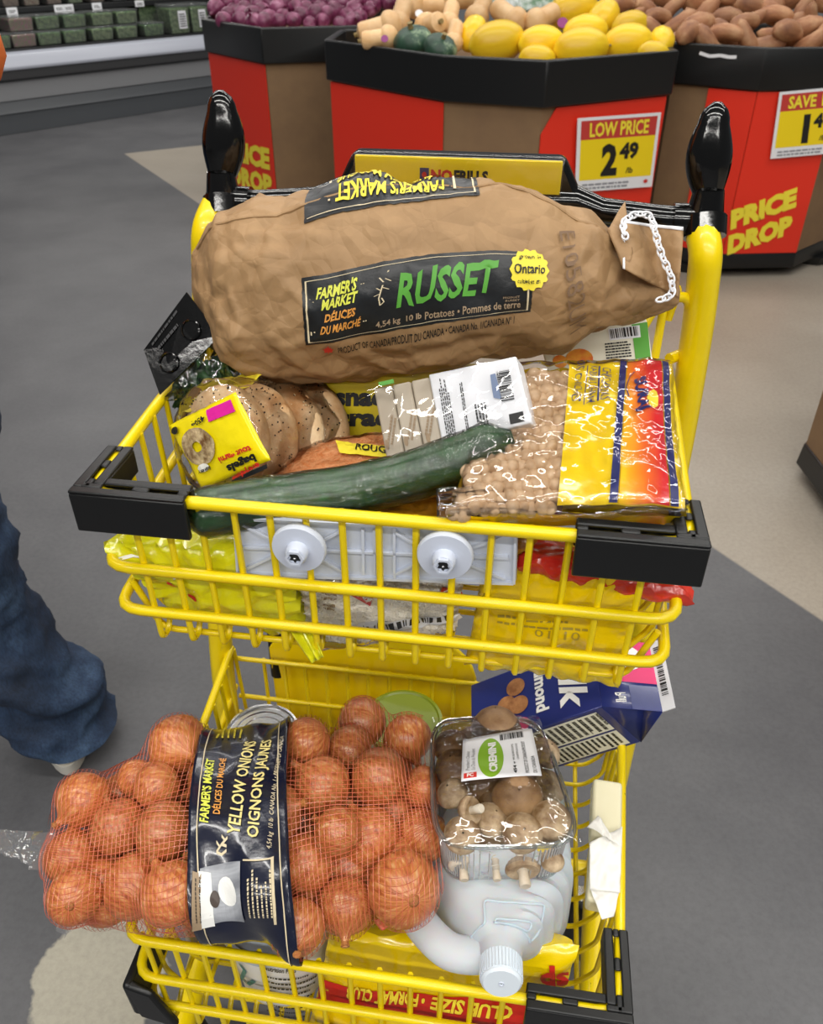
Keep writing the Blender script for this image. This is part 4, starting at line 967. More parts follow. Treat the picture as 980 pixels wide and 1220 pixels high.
# ---- fruit cup carton at the back
fc = thing('fruit_carton', 'white carton with barcode, green tab and peach picture, behind the chickpea bag', 'carton', at_t(700, 430, .27))
cor = [at_t(655, 452, .25), at_t(778, 436, .25), at_t(770, 379, .285), at_t(640, 398, .285)]
slab_mb(cor, .05).build('carton', mat('cream_card', '#e9e6d3', .4), fc, bevel=.0015); Fs = quad_surf(*cor)
one(lambda b: px_patch(b, Fs, (757, 431), (775, 428), (752, 387), n=(2, 2)), 'side_print', 'green_ink', fc)
one(lambda b: px_patch(b, Fs, (726, 406), (763, 402), (724, 392), n=(2, 2), off=.0007), 'barcode_field', 'card_white', fc)
one(lambda b: (barcode(b, Fs, inv_surf(Fs, 728, 404), inv_surf(Fs, 760, 400) - inv_surf(Fs, 728, 404), inv_surf(Fs, 726, 393) - inv_surf(Fs, 728, 404), 24, 2, .0011), px_print(b, Fs, (722, 428), (752, 425), (720, 408), 6, 3)), 'barcode', 'ink', fc)
M['peach'] = mat('peach_print', '#e8a23a', .4, var=(60, '#d94f2a')); one(lambda b: (decal_disc(b, Fs, inv_surf(Fs, 690, 428), .13, .22, 18), decal_disc(b, Fs, inv_surf(Fs, 667, 431), .07, .14, 16)), 'peach_picture', 'peach', fc)

# ---- bagels
bg_ = thing('bagel_bag', 'clear bag of seeded everything bagels with a yellow label, at the basket side', 'bag', at_t(280, 560, .13))
c1 = at_t(266, 524, .115); ax3 = nz(XR * .50 + VIEW * .78 + UPZ * .16); bx = nz(np.cross(UPZ, ax3)); by = np.cross(ax3, bx)
M['bagel'] = mat('baked_bagel', '#bd8a55', .6, var=(22, '#e6d0a8'), bump=(60, .4, .004)); M['seed'] = mat('poppy_seed', '#2e261f', .6); M['sesame'] = mat('sesame_seed', '#ead9b0', .5)
for k_ in range(4):
    c = c1 + ax3 * (.033 * k_ + .004) + XR * .003 * k_; m = MB(); m.grid(lambda u, v: c + (bx * math.cos(2 * math.pi * u) + by * math.sin(2 * math.pi * u)) * (.030 + .0215 * math.cos(2 * math.pi * v)) + ax3 * .0175 * math.sin(2 * math.pi * v), 30, 16, cu=True, cv=True)
    bgl = m.build('bagel', 'bagel', bg_); rg = random.Random(k_); ms, mt = MB(), MB()
    for i in range(420):
        a, v = rg.uniform(0, 6.28), rg.uniform(1.6, 4.6) + 1.57; q = c + (bx * math.cos(a) + by * math.sin(a)) * (.030 + .022 * math.cos(v)) + ax3 * .018 * math.sin(v); (ms if i % 3 else mt).ball(q, rg.uniform(.0005, .0010), n=5, m=3)
    tag(ms.build('poppy_seeds', 'seed', bgl), kind='stuff'); tag(mt.build('sesame_seeds', 'sesame', bgl), kind='stuff')
def bagwrap(u, v):
    a = 2 * math.pi * v; L_ = -.024 + .165 * u; rr = .0555 * (1 - max(0, (.10 - u) / .10) ** 2 * .35) * (1 - max(0, (u - .8) / .2) ** 2 * .6)
    p = c1 + ax3 * L_ + (bx * math.cos(a) + by * math.sin(a)) * rr; return p + nz(p - c1 - ax3 * L_) * .004 * crump(p, 38, 3)
m = MB(); m.grid(bagwrap, 44, 60, cv=True); cc = c1 - ax3 * .026; V0 = len(m.v); m.v.append(tuple(cc)); m.f += [(V0, (j + 1) % 60, j) for j in range(60)]; m.mi += [0] * 60; m.build('clear_bag', 'film_crinkle', bg_)
# the printed yellow panel across the front bagel
def on_plane(px, py, o, n):
    r = ray(px, py); return EYE + r * (((o - EYE) @ n) / (r @ n))
lo_ = c1 - ax3 * .024; lc = [on_plane(*q, lo_, ax3) for q in ((240, 583), (322, 548), (281, 467), (201, 507))]
Ls = quad_surf(*lc, bulge=.007); m = MB(); m.grid(lambda u, v: Ls(u, v) + Ls.n * .0012 * crump(Ls(u, v), 50, 2), 24, 20); m.build('yellow_panel', mat('yellow_bag_print', '#f0dc10', .25, bump=(40, .3, .003)), bg_, solid=.0005)
LS = lambda u, v: Ls(u, v) + Ls.n * (.0015 + .0012 * crump(Ls(u, v), 50, 2))
def lt(s_, bl, br, tl, ink, bo=.03): one(lambda b: px_text(b, LS, s_, bl, br, tl, bold=bo), 'lettering', ink, bg_)
lt('bagels', (302, 537), (268, 552), (307, 549), 'ink', .05); lt('tout garni', (297, 528), (259, 543), (301, 537), 'red_ink', .04); lt('everything', (307, 548), (274, 565), (311, 557), 'red_ink', .04); lt('450g', (243, 493), (226, 502), (246, 501), 'ink', .03)
one(lambda b: px_patch(b, LS, (249, 503), (281, 490), (246, 489), n=(4, 4), off=.0006), 'pink_flash', 'pink_ink', bg_)
one(lambda b: px_patch(b, LS, (278, 577), (319, 558), (276, 572), n=(4, 2), off=.0006), 'dark_band', 'print_black', bg_)
M['bagel_print'] = mat('bagel_picture', '#6b4a2a', .3, var=(120, '#d8c39a')); dc = inv_surf(LS, 235, 532); one(lambda b: decal_disc(b, LS, dc, .24, .26, 28, .0008, 0, 0, None, .28), 'bagel_picture', 'bagel_print', bg_)
one(lambda b: (decal_disc(b, LS, inv_surf(LS, 209, 513), .065, .05, 16), ), 'dark_seal', 'print_black', bg_)
one(lambda b: decal_disc(b, LS, inv_surf(LS, 243, 557), .085, .055, 16, .0011), 'white_oval', 'white_ink', bg_)
one(lambda b: px_text(b, LS, 'bakery', (251, 553), (236, 560), (253, 559), off=.0016), 'lettering', 'ink', bg_)
m = MB(); t2 = [at_t(200, 505, .13), at_t(252, 478, .125), at_t(345, 432, .20), at_t(318, 425, .215)]; Ts = quad_surf(*t2); m.grid(lambda u, v: Ts(u, v) + Ts.n * .006 * crump(Ts(u, v), 30, 4), 22, 14); m.build('bag_tail', 'yellow_ink', bg_, solid=.0004)
m = MB(); t2 = [at_t(318, 585, .10), at_t(350, 565, .12), at_t(392, 537, .17), at_t(330, 560, .13)]; Ts = quad_surf(*t2); m.grid(lambda u, v: Ts(u, v) + Ts.n * .006 * crump(Ts(u, v), 30, 7), 14, 14); m.build('bag_tail', 'yellow_ink', bg_, solid=.0004)

# ---- soap multipack
sp = thing('soap_pack', 'white printed soap multipack in clear wrap, tilted above the cucumber', 'pack', at_t(530, 500, .16))
cor = [at_t(455, 549, .078), at_t(633, 503, .072), at_t(614, 424, .122), at_t(439, 461, .128)]
Ss = quad_surf(*cor)
cut = .42; pm0, pm1 = Ss(cut, 0), Ss(cut, 1)
slab_mb([pm0, cor[1], cor[2], pm1], .022).build('white_carton', 'card_white', sp, bevel=.0015)
M['beige_bar'] = mat('beige_soap_carton', '#b7aa97', .4, var=(9, '#c9beac'))
for k_ in range(3):
    a, b_ = .02 + k_ * .133, .02 + k_ * .133 + .128; slab_mb([Ss(a, .02) - Ss.n * .003, Ss(b_, .02) - Ss.n * .003, Ss(b_, .985) - Ss.n * .003, Ss(a, .985) - Ss.n * .003], .019).build('soap_carton', 'beige_bar', sp, bevel=.002)
SI = lambda u, v: Ss(u, v) - Ss.n * .003
one(lambda b: [px_print(b, SI, (x, y), (x + 5, y - 34), (x - 9, y - 2), 2, x) for x, y in ((468, 530), (492, 525), (513, 520))], 'fine_print', 'tan_ink', sp)
one(lambda b: px_patch(b, Ss, (452, 461), (470, 457), (451, 456), n=(2, 2), off=.0012), 'green_tab', 'green_ink', sp)
one(lambda b: [decal_disc(b, SI, inv_surf(SI, x, y), .014, .07, 10) for x, y in ((461, 530), (484, 526), (510, 522))], 'leaf_picture', 'tan_ink', sp)
one(lambda b: px_print(b, Ss, (533, 523), (521, 452), (545, 521), 5, 4, words=(3, 12)), 'fine_print', 'ink', sp)
one(lambda b: (px_print(b, Ss, (556, 515), (547, 455), (560, 514), 2, 8), px_print(b, Ss, (570, 513), (565, 482), (585, 510), 4, 6)), 'fine_print', 'ink', sp)
one(lambda b: barcode(b, Ss, inv_surf(Ss, 597, 479), inv_surf(Ss, 591, 443) - inv_surf(Ss, 597, 479), inv_surf(Ss, 613, 476) - inv_surf(Ss, 597, 479), 30, 5), 'barcode', 'ink', sp)
M['slate_ink'] = mat('slate_blue_print', '#7386a8', .4); one(lambda b: b.add([Ss(*inv_surf(Ss, x, y)) + Ss.n * .0008 for x, y in ((584, 447), (590, 445), (598, 476), (588, 474), (586, 462))], [(0, 1, 2, 3, 4)]), 'dove_grey_shape', 'slate_ink', sp).name = 'printed_shape'
one(lambda b: (px_patch(b, Ss, (608, 506), (625, 502), (606, 494), n=(2, 2)), lines(b, Ss, [[inv_surf(Ss, x, y) for x, y in ((552, 512), (551, 519), (555, 521), (559, 519), (558, 511))]], .012), lines(b, Ss, [[inv_surf(Ss, x, y) for x, y in ((569, 509), (565, 512), (567, 518), (572, 517))]], .01)), 'printed_marks', 'ink', sp)
W4 = [p + Ss.n * .003 for p in cor]; Ws = quad_surf(*W4); m = MB(); m.grid(lambda u, v: Ws(-.01 + 1.02 * u, -.02 + 1.04 * v) + Ss.n * .0015 * crump(Ws(u, v), 35, 8), 30, 22); m.build('clear_wrap', 'film', sp)

# ---- red lentils
le = thing('lentil_bag', 'clear bag of orange split lentils with a yellow band, behind the cucumber', 'bag', at_t(420, 570, .12))
M['lentil'] = mat('split_red_lentils', '#d98345', .5, var=(230, '#eeb07c'), bump=(230, .9, .004))
tp, bt = pillow(at_t(300, 612, .06), at_t(545, 580, .085), at_t(505, 515, .165), at_t(345, 538, .155), .016, .03, .002, 40, 3, .03, .3)
m = MB(); pillow_mesh(m, lambda u, v: tp(u, v) - tp.n * .003, bt, 36, 26); tag(m.build('lentils', 'lentil', le), kind='stuff')
m = MB(); m.grid(tp, 40, 30); m.build('clear_bag', 'film_crinkle', le)
one(lambda b: px_patch(b, tp, (405, 540), (470, 548), (400, 526), (.6, .9), (12, 6), .001), 'yellow_band', 'yellow_ink', le)
one(lambda b: px_text(b, tp, 'ROUGES', (424, 538), (475, 545), (425, 530), (.6, .9), .002, .02), 'lettering', 'ink', le)

# ---- cucumber
cu_ = thing('cucumber', 'long dark green cucumber in shrink wrap lying along the front of the upper basket', 'cucumber', at_t(420, 600, .05))
cpx = ((214, 617, .012), (240, 612, .018), (300, 600, .030), (360, 593, .040), (420, 584, .052), (480, 571, .058), (540, 551, .062), (585, 533, .068), (612, 524, .072))
P = [at_t(x, y, t) for x, y, t in cpx]; P = rounded(P, .04, 3); n = len(P)
sN = np.linspace(0, 1, n); rad = [.0205 * (1 - max(0, (.10 - t) / .10) ** 2 * .75) * (1 - max(0, (t - .90) / .10) ** 2 * .6) for t in sN]
def cucS(rk, f=None):
    m = MB(); m.tube(P, [r * rk for r in rad], 40); return m
m = cucS(1.); V = np.array(m.v)
for i in range(n):
    for j in range(40):
        k_ = i * 40 + j; c = P[i]; V[k_] = c + (V[k_] - c) * (1 + .035 * math.sin(j * 2 * math.pi / 40 * 10) + .03 * mn.noise(Vector(V[k_]) * 60))
m.v = [tuple(p) for p in V]
M['cucumber'] = mat('cucumber_skin', '#163a1a', .35, var=(25, '#2d5c28', (1, 3, 3)), bump=(70, .25, .002)); m.build('skin', 'cucumber', cu_)
m = cucS(1.07); V = np.array(m.v); m.v = [tuple(p + .0016 * crump(p, 90, 3) * nz(p - P[min(k_ // 40, n - 1)])) for k_, p in enumerate(V)]; m.build('shrink_wrap', film('shrink_wrap', gloss=.9, base=.05, haze=.0, scale=100, strength=1.0, rough=.09, dist=.008), cu_)
m = MB(); e = P[-1]; m.grid(lambda u, v: e + XR * (.012 * u - .004) + CUP * (.010 * (v - .5) * (1 + u) - .002) - VIEW * (.012 + .004 * mn.noise(Vector((u * 5, v * 5, 1)))), 8, 8); m.build('wrap_end', 'film_crinkle', cu_)

# ---- chickpeas
ck = thing('chickpea_bag', 'clear bag of chickpeas with a yellow and red label, in the upper basket', 'bag', at_t(670, 600, .05))
q4 = (at_z(533, 616, .884), at_z(818, 614, .888), at_z(801, 434, .936), at_z(584, 440, .936))
ct, cb = pillow(*q4, .013, .036, .0022, 30, 11, .03, .3)
yl = mat('yellow_bag_film', '#eccb10', .22, coat=.5, bump=(30, .4, .004))
m = MB(); m.grid(lambda u, v: cb(u, v), 44, 34); m.build('bag_back', yl, ck)
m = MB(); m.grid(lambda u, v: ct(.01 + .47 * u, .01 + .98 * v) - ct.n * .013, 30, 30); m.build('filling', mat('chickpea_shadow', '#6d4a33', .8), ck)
M['chickpea'] = mat('chickpea_skin', '#b4936f', .5, var=(90, '#d0b391'), bump=(120, .3, .002))
pm = MB(); pm.ball((0, 0, 0), (.0066, .0062, .0061), n=10, m=7); pm.v = [(p[0] + (.0018 if p[0] > .0058 else 0), p[1], p[2]) for p in pm.v]
first_pea = None; rg = random.Random(3)
for i in range(11):
    for j in range(16):
        u, v = .02 + .45 * (i + .5 * (j % 2)) / 11 + rg.uniform(-.006, .006), .03 + .95 * j / 16 + rg.uniform(-.008, .008)
        p = ct(u, v) - ct.n * (.0055 + rg.uniform(0, .004)) - WL[ck.name]
        if first_pea is None: first_pea = pm.build('chickpea', 'chickpea', origin=(0, 0, 0)); o = first_pea
        else: o = first_pea.copy(); COL.objects.link(o)
        o.parent = ck; o.location = p; o.rotation_euler = rndrot(); o.scale = [rg.uniform(.88, 1.12)] * 3
def clab(nm, m_, u0b, u1b, u0t, u1t, off=.0010, v0=.015, v1=.985):
    b = MB(); b.grid(lambda x, y: (lambda q: ct(*q) + ct.n * off)(((u0b + (u1b - u0b) * x) * (1 - y) + (u0t + (u1t - u0t) * x) * y, v0 + (v1 - v0) * y)), 16, 30); return b.build(nm, m_, ck)
clab('yellow_label', yl, .452, .99, .425, .99)
clab('blue_stripe', 'blue_ink', .665, .70, .70, .735, .0030); clab('blue_stripe', 'blue_ink', .925, .96, .93, .965, .0030)
def grad():
    m, nt, b = nodes('red_to_yellow_print'); tc = N(nt, 'ShaderNodeTexCoord'); mp = N(nt, 'ShaderNodeSeparateXYZ'); L(nt, tc.outputs['Generated'], mp.inputs[0])
    a = N(nt, 'ShaderNodeMath', operation='MULTIPLY_ADD'); L(nt, mp.outputs['Z'], a.inputs[0]); a.inputs[1].default_value = -.25; L(nt, mp.outputs['X'], a.inputs[2])
    r = ramp(nt, a.outputs[0], [(.05, '#f2c318'), (.32, '#e8742a'), (.52, '#d32a2c'), (.8, '#cf2030')]); L(nt, r.outputs[0], b.inputs['Base Color']); b.inputs['Roughness'].default_value = .22; b.inputs['Coat Weight'].default_value = .5; add_bump(nt, b, 30, .35, .004); return m
clab('red_field', grad(), .705, .92, .74, .925, .0026)
def kt(s_, bl, br, tl, ink='ink', bo=.0): one(lambda b: px_text(b, ct, s_, bl, br, tl, (.7, .7), .0040, bo), 'lettering', ink, ck)
kt('CHICKPEAS', (716, 442), (714, 481), (726, 442), 'blue_ink'); kt('KABULI CHANA', (702, 441), (698, 485), (711, 441), 'blue_ink'); kt('POIS CHICHES', (686, 441), (680, 483), (695, 441), 'blue_ink')
kt('SURAJ', (751, 458), (755, 496), (768, 452), 'blue_ink', .05)
one(lambda b: lines(b, ct, [[inv_surf(ct, x, y, (.7, .7)) for x, y in pl] for pl in (((699, 441), (694, 486)), ((713, 441), (711, 482)), ((748, 476), (745, 466), (749, 452), (756, 446)))], .006, .0040), 'label_ornament', 'blue_ink', ck)
one(lambda b: decal_disc(b, ct, inv_surf(ct, 776, 478, (.8, .7)), .028, .07, 8, .0036), 'sunburst_emblem', 'yellow_ink', ck)
m = MB(); m.grid(lambda u, v: ct(u, v) + ct.n * .0052 + ct.n * .0010 * crump(ct(u, v), 60, 21), 60, 46); m.build('clear_bag', 'film_crinkle', ck)
def seal(u, v):
    a, b_ = at_z(520, 598, .890), at_z(815, 598, .893); p = a + (b_ - a) * u + A3(0, -.012, -.004) * (v * 2 - 1) + A3(0, 0, .0025 * math.sin(v * 30) + .003 * math.sin(u * 9)); return p + A3(0, 0, .002 * crump(p, 50, 2))
m = MB(); m.grid(seal, 60, 12); m.build('bag_seal', 'film_crinkle', ck, solid=.0004)

# ---- bags seen through the front wires
def simple_bag(name, label, cat, c4_, ht, hb_, m_, amp=.004, freq=26, seed=0, pin=.05, pw=.4, nu=44, nv=34):
    C4 = [at_t(*c) for c in c4_]; t_, b_ = pillow(*C4, ht, hb_, amp, freq, seed, pin, pw); o = thing(name, label, cat, sum(C4) / 4 - A3(0, 0, .02)); m = MB(); pillow_mesh(m, t_, b_, nu, nv); m.build('bag', m_, o, weld=True); return o, t_, b_
M['lime_film'] = mat('lime_bag_film', '#d9d60f', .2, coat=.5, bump=(26, .6, .006), var=(10, '#e4e024')); M['yellow_film'] = mat('yellow_bag_film2', '#edcd08', .2, coat=.5, bump=(22, .45, .006))
lb, t_, b_ = simple_bag('snack_bag', 'crumpled lime green bag at the front corner, its tip poking through the wires', 'bag', ((205, 720, .035), (372, 762, .035), (338, 648, .03), (122, 648, .015)), .012, .05, 'lime_film', .006, 24, 2, .02, .5)
one(lambda b: (px_patch(b, t_, (222, 712), (238, 702), (196, 690), n=(4, 6)), px_patch(b, t_, (132, 664), (165, 668), (133, 659), n=(6, 2))), 'white_print', 'white_ink', lb)
one(lambda b: [decal_disc(b, t_, inv_surf(t_, *c), .025, .05, 12) for c in ((205, 695), (230, 710))], 'red_dot', 'red_ink', lb)
m = MB(); t2 = [at_t(345, 752, .008), at_t(372, 748, .012), at_t(386, 782, -.004), at_t(371, 790, -.004)]; Ts = quad_surf(*t2); m.grid(lambda u, v: Ts(u, v) + Ts.n * .003 * math.sin(u * 14), 16, 8); m.build('crimped_seal', 'lime_film', lb, solid=.0006)
rb, t_, b_ = simple_bag('rice_bag', 'clear bag of white rice with a red diamond label, low behind the front wires', 'bag', ((368, 772, .032), (545, 748, .032), (556, 684, .045), (352, 676, .04)), .010, .05, mat('rice_base', '#ded6c8', .7, var=(200, '#efeadf'), bump=(200, .8, .003)), .003, 30, 5, .03, .35)  # bag body in a pale rice tone beneath the loose grains
gm = MB(); rg = random.Random(8)
for i in range(2600):
    u, v = rg.uniform(.02, .98), rg.uniform(.04, .96); p = t_(u, v); a = rg.uniform(0, 3.14); d = nz(XR * math.cos(a) + UPZ * math.sin(a)); s_ = np.cross(t_.n, d); V = [p - d * .0040, p + s_ * .0014, p + t_.n * .0016, p - s_ * .0014, p + d * .0040]; gm.add(V, [(0, 1, 2), (0, 2, 3), (4, 2, 1), (4, 3, 2)])
tag(gm.build('rice_grains', mat('white_rice', '#f6f1e6', .4), rb, smooth=60, skip_normals=True), kind='stuff')
one(lambda b: b.add([t_(*inv_surf(t_, x, y)) + t_.n * .0042 for x, y in ((410, 681), (454, 683), (442, 719), (406, 699))], [(0, 1, 2, 3)]), 'red_label', 'red_ink', rb)
one(lambda b: px_text(b, t_, 'ARBORIO', (437, 716), (428, 677), (447, 714), (.3, .8), .0056, .02), 'lettering', 'white_ink', rb)
one(lambda b: px_text(b, t_, '1 kg', (372, 703), (374, 723), (380, 702), (.1, .7), .0050, .04), 'lettering', 'ink', rb)
one(lambda b: px_patch(b, t_, (430, 754), (545, 733), (427, 740), (.5, .5), (12, 4), .0042), 'pale_band', 'card_white', rb)
one(lambda b: barcode(b, t_, inv_surf(t_, 431, 751), inv_surf(t_, 538, 733) - inv_surf(t_, 431, 751), inv_surf(t_, 429, 743) - inv_surf(t_, 431, 751), 40, 3, .0050), 'striped_code', 'ink', rb)
one(lambda b: px_print(b, t_, (388, 722), (402, 724), (386, 690), 5, 5, off=.005, fill=.4), 'fine_print', 'tan_ink', rb)
one(lambda b: px_patch(b, t_, (522, 708), (546, 710), (528, 699), n=(2, 2), off=.0042), 'red_flash', 'red_ink', rb)
m = MB(); m.grid(lambda u, v: t_(u, v) + t_.n * .0068, 30, 24); m.build('clear_bag', 'film_crinkle', rb)
yb, t_, b_ = simple_bag('yellow_bag', 'plain yellow plastic bag with a faint dotted date code, behind the front wires', 'bag', ((552, 792, .030), (736, 816, .030), (776, 668, .035), (576, 652, .04)), .014, .06, 'yellow_film', .005, 20, 7, .03, .4)
one(lambda b: (px_print(b, t_, (592, 742), (700, 752), (593, 728), 2, 4, fill=.35), px_text(b, t_, '01 10', (636, 756), (690, 761), (637, 748), off=.001, bold=0)), 'date_code', mat('faint_grey_code', '#a8932a', .4), yb)
M['red_film'] = mat('red_bag_film', '#b8201a', .2, coat=.5, bump=(30, .6, .006), var=(14, '#d8402e'))
simple_bag('red_bag', 'glossy red plastic bag lying flat under the chickpea bag, showing beside the bumper', 'bag', ((615, 672, .020), (828, 718, .022), (822, 672, .10), (612, 628, .09)), .012, .014, 'red_film', .005, 26, 9)
M['amber_film'] = mat('amber_bag_film', '#c98b1c', .2, coat=.6, bump=(30, .6, .006), var=(12, '#8f5a12'))
simple_bag('amber_bag', 'amber yellow plastic bag squeezed under the cucumber and the chickpeas', 'bag', ((430, 640, .022), (640, 650, .022), (640, 590, .10), (430, 600, .09)), .010, .02, 'amber_film', .005, 26, 13)
simple_bag('brown_bag', 'dark brown plastic bag deep in the basket beneath the bagels', 'bag', ((240, 660, .10), (560, 690, .10), (560, 560, .26), (240, 540, .26)), .03, .03, mat('brown_bag_film', '#4a3520', .3, coat=.3, bump=(26, .5, .006)), .006, 20, 15)

# ================================================================== GROCERIES IN THE LOWER BASKET
# ---- the net of onions
BC = A3(-.171, .507, .500); BX = nz(A3(.369, .033, .004)); BY = nz(np.cross(UPZ, BX)); BZ = np.cross(BX, BY); BA, BB, BT = .192, .108, .068
def bag_r(x, w=1.):   # cross-section scale along the bag
    k = max(0, 1 - abs(x) ** 3.2) ** .5; return k * (1 - .12 * max(0, -x - .3))
def inside(p, mg):
    q = p - BC; x = q @ BX / (BA - mg); 
    if abs(x) >= 1: return False
    k = bag_r(x); return ((q @ BY) / max(1e-4, (BB * k - mg))) ** 2 + ((q @ BZ) / max(1e-4, (BT * k - mg))) ** 2 < 1 and BT * k > mg
ON = [(88, 1019, 33), (101, 960, 33), (146, 981, 33), (167, 928, 24), (188, 939, 28), (215, 903, 37), (207, 984, 34), (112, 1060, 30), (164, 1056, 38), (202, 1062, 36), (371, 885, 30), (432, 860, 33), (485, 880, 33), (416, 896, 30), (453, 927, 36), (377, 939, 36), (494, 940, 26), (437, 990, 37), (488, 987, 32), (363, 1024, 35), (398, 1000, 28), (403, 1069, 34), (469, 1060, 41), (361, 1096, 31), (250, 920, 34), (310, 905, 34), (262, 990, 34), (318, 975, 34), (272, 1058, 34), (325, 1045, 32)]
OC = []; ORR = []
for px, py, rp in ON:
    d = nz(ray(px, py)); r = rp / FPX * .84; hit = None
    for mg in (r * .86, r * .6, r * .3, .004):
        for t in np.arange(.78, 1.12, .003):
            if inside(EYE + d * t, mg): hit = EYE + d * t; break
        if hit is not None: break
    if hit is None: hit = at_z(px, py, .50)
    OC.append(hit); ORR.append(r)
OC = np.array(OC); ORR = np.array(ORR)
for it in range(60):       # settle: push overlapping bulbs apart
    for i in range(len(OC)):
        for j in range(i):
            dv = OC[i] - OC[j]; ds = np.linalg.norm(dv); ov = (ORR[i] + ORR[j]) * .95 - ds
            if ov > 0: mv = dv / (ds + 1e-9) * ov * .25; mv = mv * A3(.6, .6, 1.); OC[i] += mv; OC[j] -= mv
    OC[:, 2] = np.clip(OC[:, 2], .462, .545)
def onion_skin():
    m, nt, b = nodes('yellow_onion_skin'); tc = N(nt, 'ShaderNodeTexCoord'); sx = N(nt, 'ShaderNodeSeparateXYZ'); L(nt, tc.outputs['Object'], sx.inputs[0])
    at = N(nt, 'ShaderNodeMath', operation='ARCTAN2'); L(nt, sx.outputs['Y'], at.inputs[0]); L(nt, sx.outputs['X'], at.inputs[1])
    cb = N(nt, 'ShaderNodeCombineXYZ'); L(nt, at.outputs[0], cb.inputs[0]); ms = N(nt, 'ShaderNodeMath', operation='MULTIPLY'); ms.inputs[1].default_value = 14; L(nt, sx.outputs['Z'], ms.inputs[0]); L(nt, ms.outputs[0], cb.inputs[1])
    oi = N(nt, 'ShaderNodeObjectInfo'); L(nt, oi.outputs['Random'], cb.inputs[2])
    st = N(nt, 'ShaderNodeTexNoise'); st.inputs['Scale'].default_value = 7; st.inputs['Detail'].default_value = 5; st.inputs['Distortion'].default_value = .3; L(nt, cb.outputs[0], st.inputs['Vector'])
    r = ramp(nt, st.outputs['Fac'], [(.3, '#a0522a'), (.45, '#c0713b'), (.6, '#d28d52'), (.76, '#e6ba86')])
    hs = N(nt, 'ShaderNodeHueSaturation'); mr = N(nt, 'ShaderNodeMapRange'); mr.inputs['To Min'].default_value = .82; mr.inputs['To Max'].default_value = 1.12; L(nt, oi.outputs['Random'], mr.inputs['Value']); L(nt, mr.outputs[0], hs.inputs['Value']); L(nt, r.outputs[0], hs.inputs['Color']); L(nt, hs.outputs[0], b.inputs['Base Color'])
    b.inputs['Roughness'].default_value = .34; b.inputs['Coat Weight'].default_value = .25; b.inputs['Coat Roughness'].default_value = .2
    bu = N(nt, 'ShaderNodeBump'); bu.inputs['Strength'].default_value = .25; bu.inputs['Distance'].default_value = .002; L(nt, st.outputs['Fac'], bu.inputs['Height']); L(nt, bu.outputs[0], b.inputs['Normal']); return m
M['onion'] = onion_skin(); M['onion_dry'] = mat('dry_onion_neck', '#b8793f', .6, var=(60, '#8a5428'))
OTX = ['at the bag\'s far left tip', 'above the left tip', 'in the middle of the left half', 'small, high behind the left half', 'high, beside the label\'s left edge', 'topmost of the left half, papery', 'against the label\'s left edge', 'low at the left tip', 'with torn skin, low in the left half', 'at the bottom beside the label\'s left edge',
       'at the top beside the label\'s right edge', 'at the bag\'s top edge, right half', 'at the top right corner', 'second down from the top, right half', 'large, right of the middle row', 'beside the label\'s right edge, upper', 'half hidden at the right edge, upper', 'brightest, in the middle of the right half', 'at the right edge by the mushrooms', 'beside the label\'s right edge, lower', 'wedged between two in the right half', 'dark rooted, low in the right half', 'largest, at the bottom right corner', 'at the bottom beside the label\'s right edge',
       'under the label, top left', 'under the label, top right', 'under the label, middle left', 'under the label, middle right', 'under the label, bottom left', 'under the label, bottom right']
NV = len(OC); fill = []
for i_, xx in enumerate(np.linspace(-.72, .78, 7)):
    for yy in (-.045, .02, .068): fill.append(BC + BX * BA * xx + BY * (yy + .012 * (i_ % 2)) * (1.1 - .5 * abs(xx) ** 3) - BZ * .026)
OC = np.array(list(OC) + fill); ORR = np.array(list(ORR) + [.034] * len(fill)); OTX += [f'in the net\'s bottom layer, {r_} row, {ordn[k_]} from the left tip' for k_ in range(7) for r_ in ('front', 'middle', 'back')]
rg = random.Random(12); proto = None
for i, (c, r) in enumerate(zip(OC, ORR)):
    lab = 'yellow onion ' + OTX[i]; grp = 'yellow onions in the red net' if i < NV else 'yellow onions deep in the net'
    if proto is None:
        mB = onion_mb(.035, 2, .93); nk = MB(); nk.lathe([(.008, .0315), (.004, .037), (.0055, .044), (.001, .045)], 8); rt = MB(); rt.lathe([(.004, -.0345), (.006, -.0325), (.001, -.030)], 10)
        proto = rooted('yellow_onion', [('bulb', mB, 'onion'), ('neck', nk, 'onion_dry'), ('root_plate', rt, 'onion_dry')], lab, 'onion', grp); o = proto; o.location = c; o.scale = [r / .035] * 3
    else: o = inst_tree(proto, c, (0, 0, 0), lab, 'onion', grp, [r / .035] * 3)
    ax_ = nz(A3(rg.uniform(-1, 1), rg.uniform(-1, 1), rg.uniform(-.6, .6))); o.rotation_euler = axes_to_euler(A3(.3, .5, .8), ax_)
# stretched net: the hull pushed out over the bulbs
NXN, NPH = 96, 150
xs = np.linspace(-1, 1, NXN); phs = np.linspace(0, 2 * math.pi, NPH, endpoint=False)
RR = np.zeros((NXN, NPH)); DIR = np.zeros((NXN, NPH, 3))
for i, x in enumerate(xs):
    k = max(bag_r(x), .03)
    for j, ph in enumerate(phs):
        d = A3(BB * math.sin(ph), BT * math.cos(ph), 0); ln = np.linalg.norm(d); dr = (BY * d[0] + BZ * d[1]) / ln; DIR[i, j] = dr; r0 = ln * k * .97
        c0 = BC + BX * BA * 1.02 * x; tc_ = (OC - c0) @ dr; pp_ = np.linalg.norm((OC - c0) - tc_[:, None] * dr, axis=1); ok = pp_ < ORR * 1.04
        if ok.any(): r0 = max(r0, (tc_ + np.sqrt(np.maximum((ORR * 1.04) ** 2 - pp_ ** 2, 0)))[ok].max() + .0012)
        RR[i, j] = r0
base_R = RR.copy()
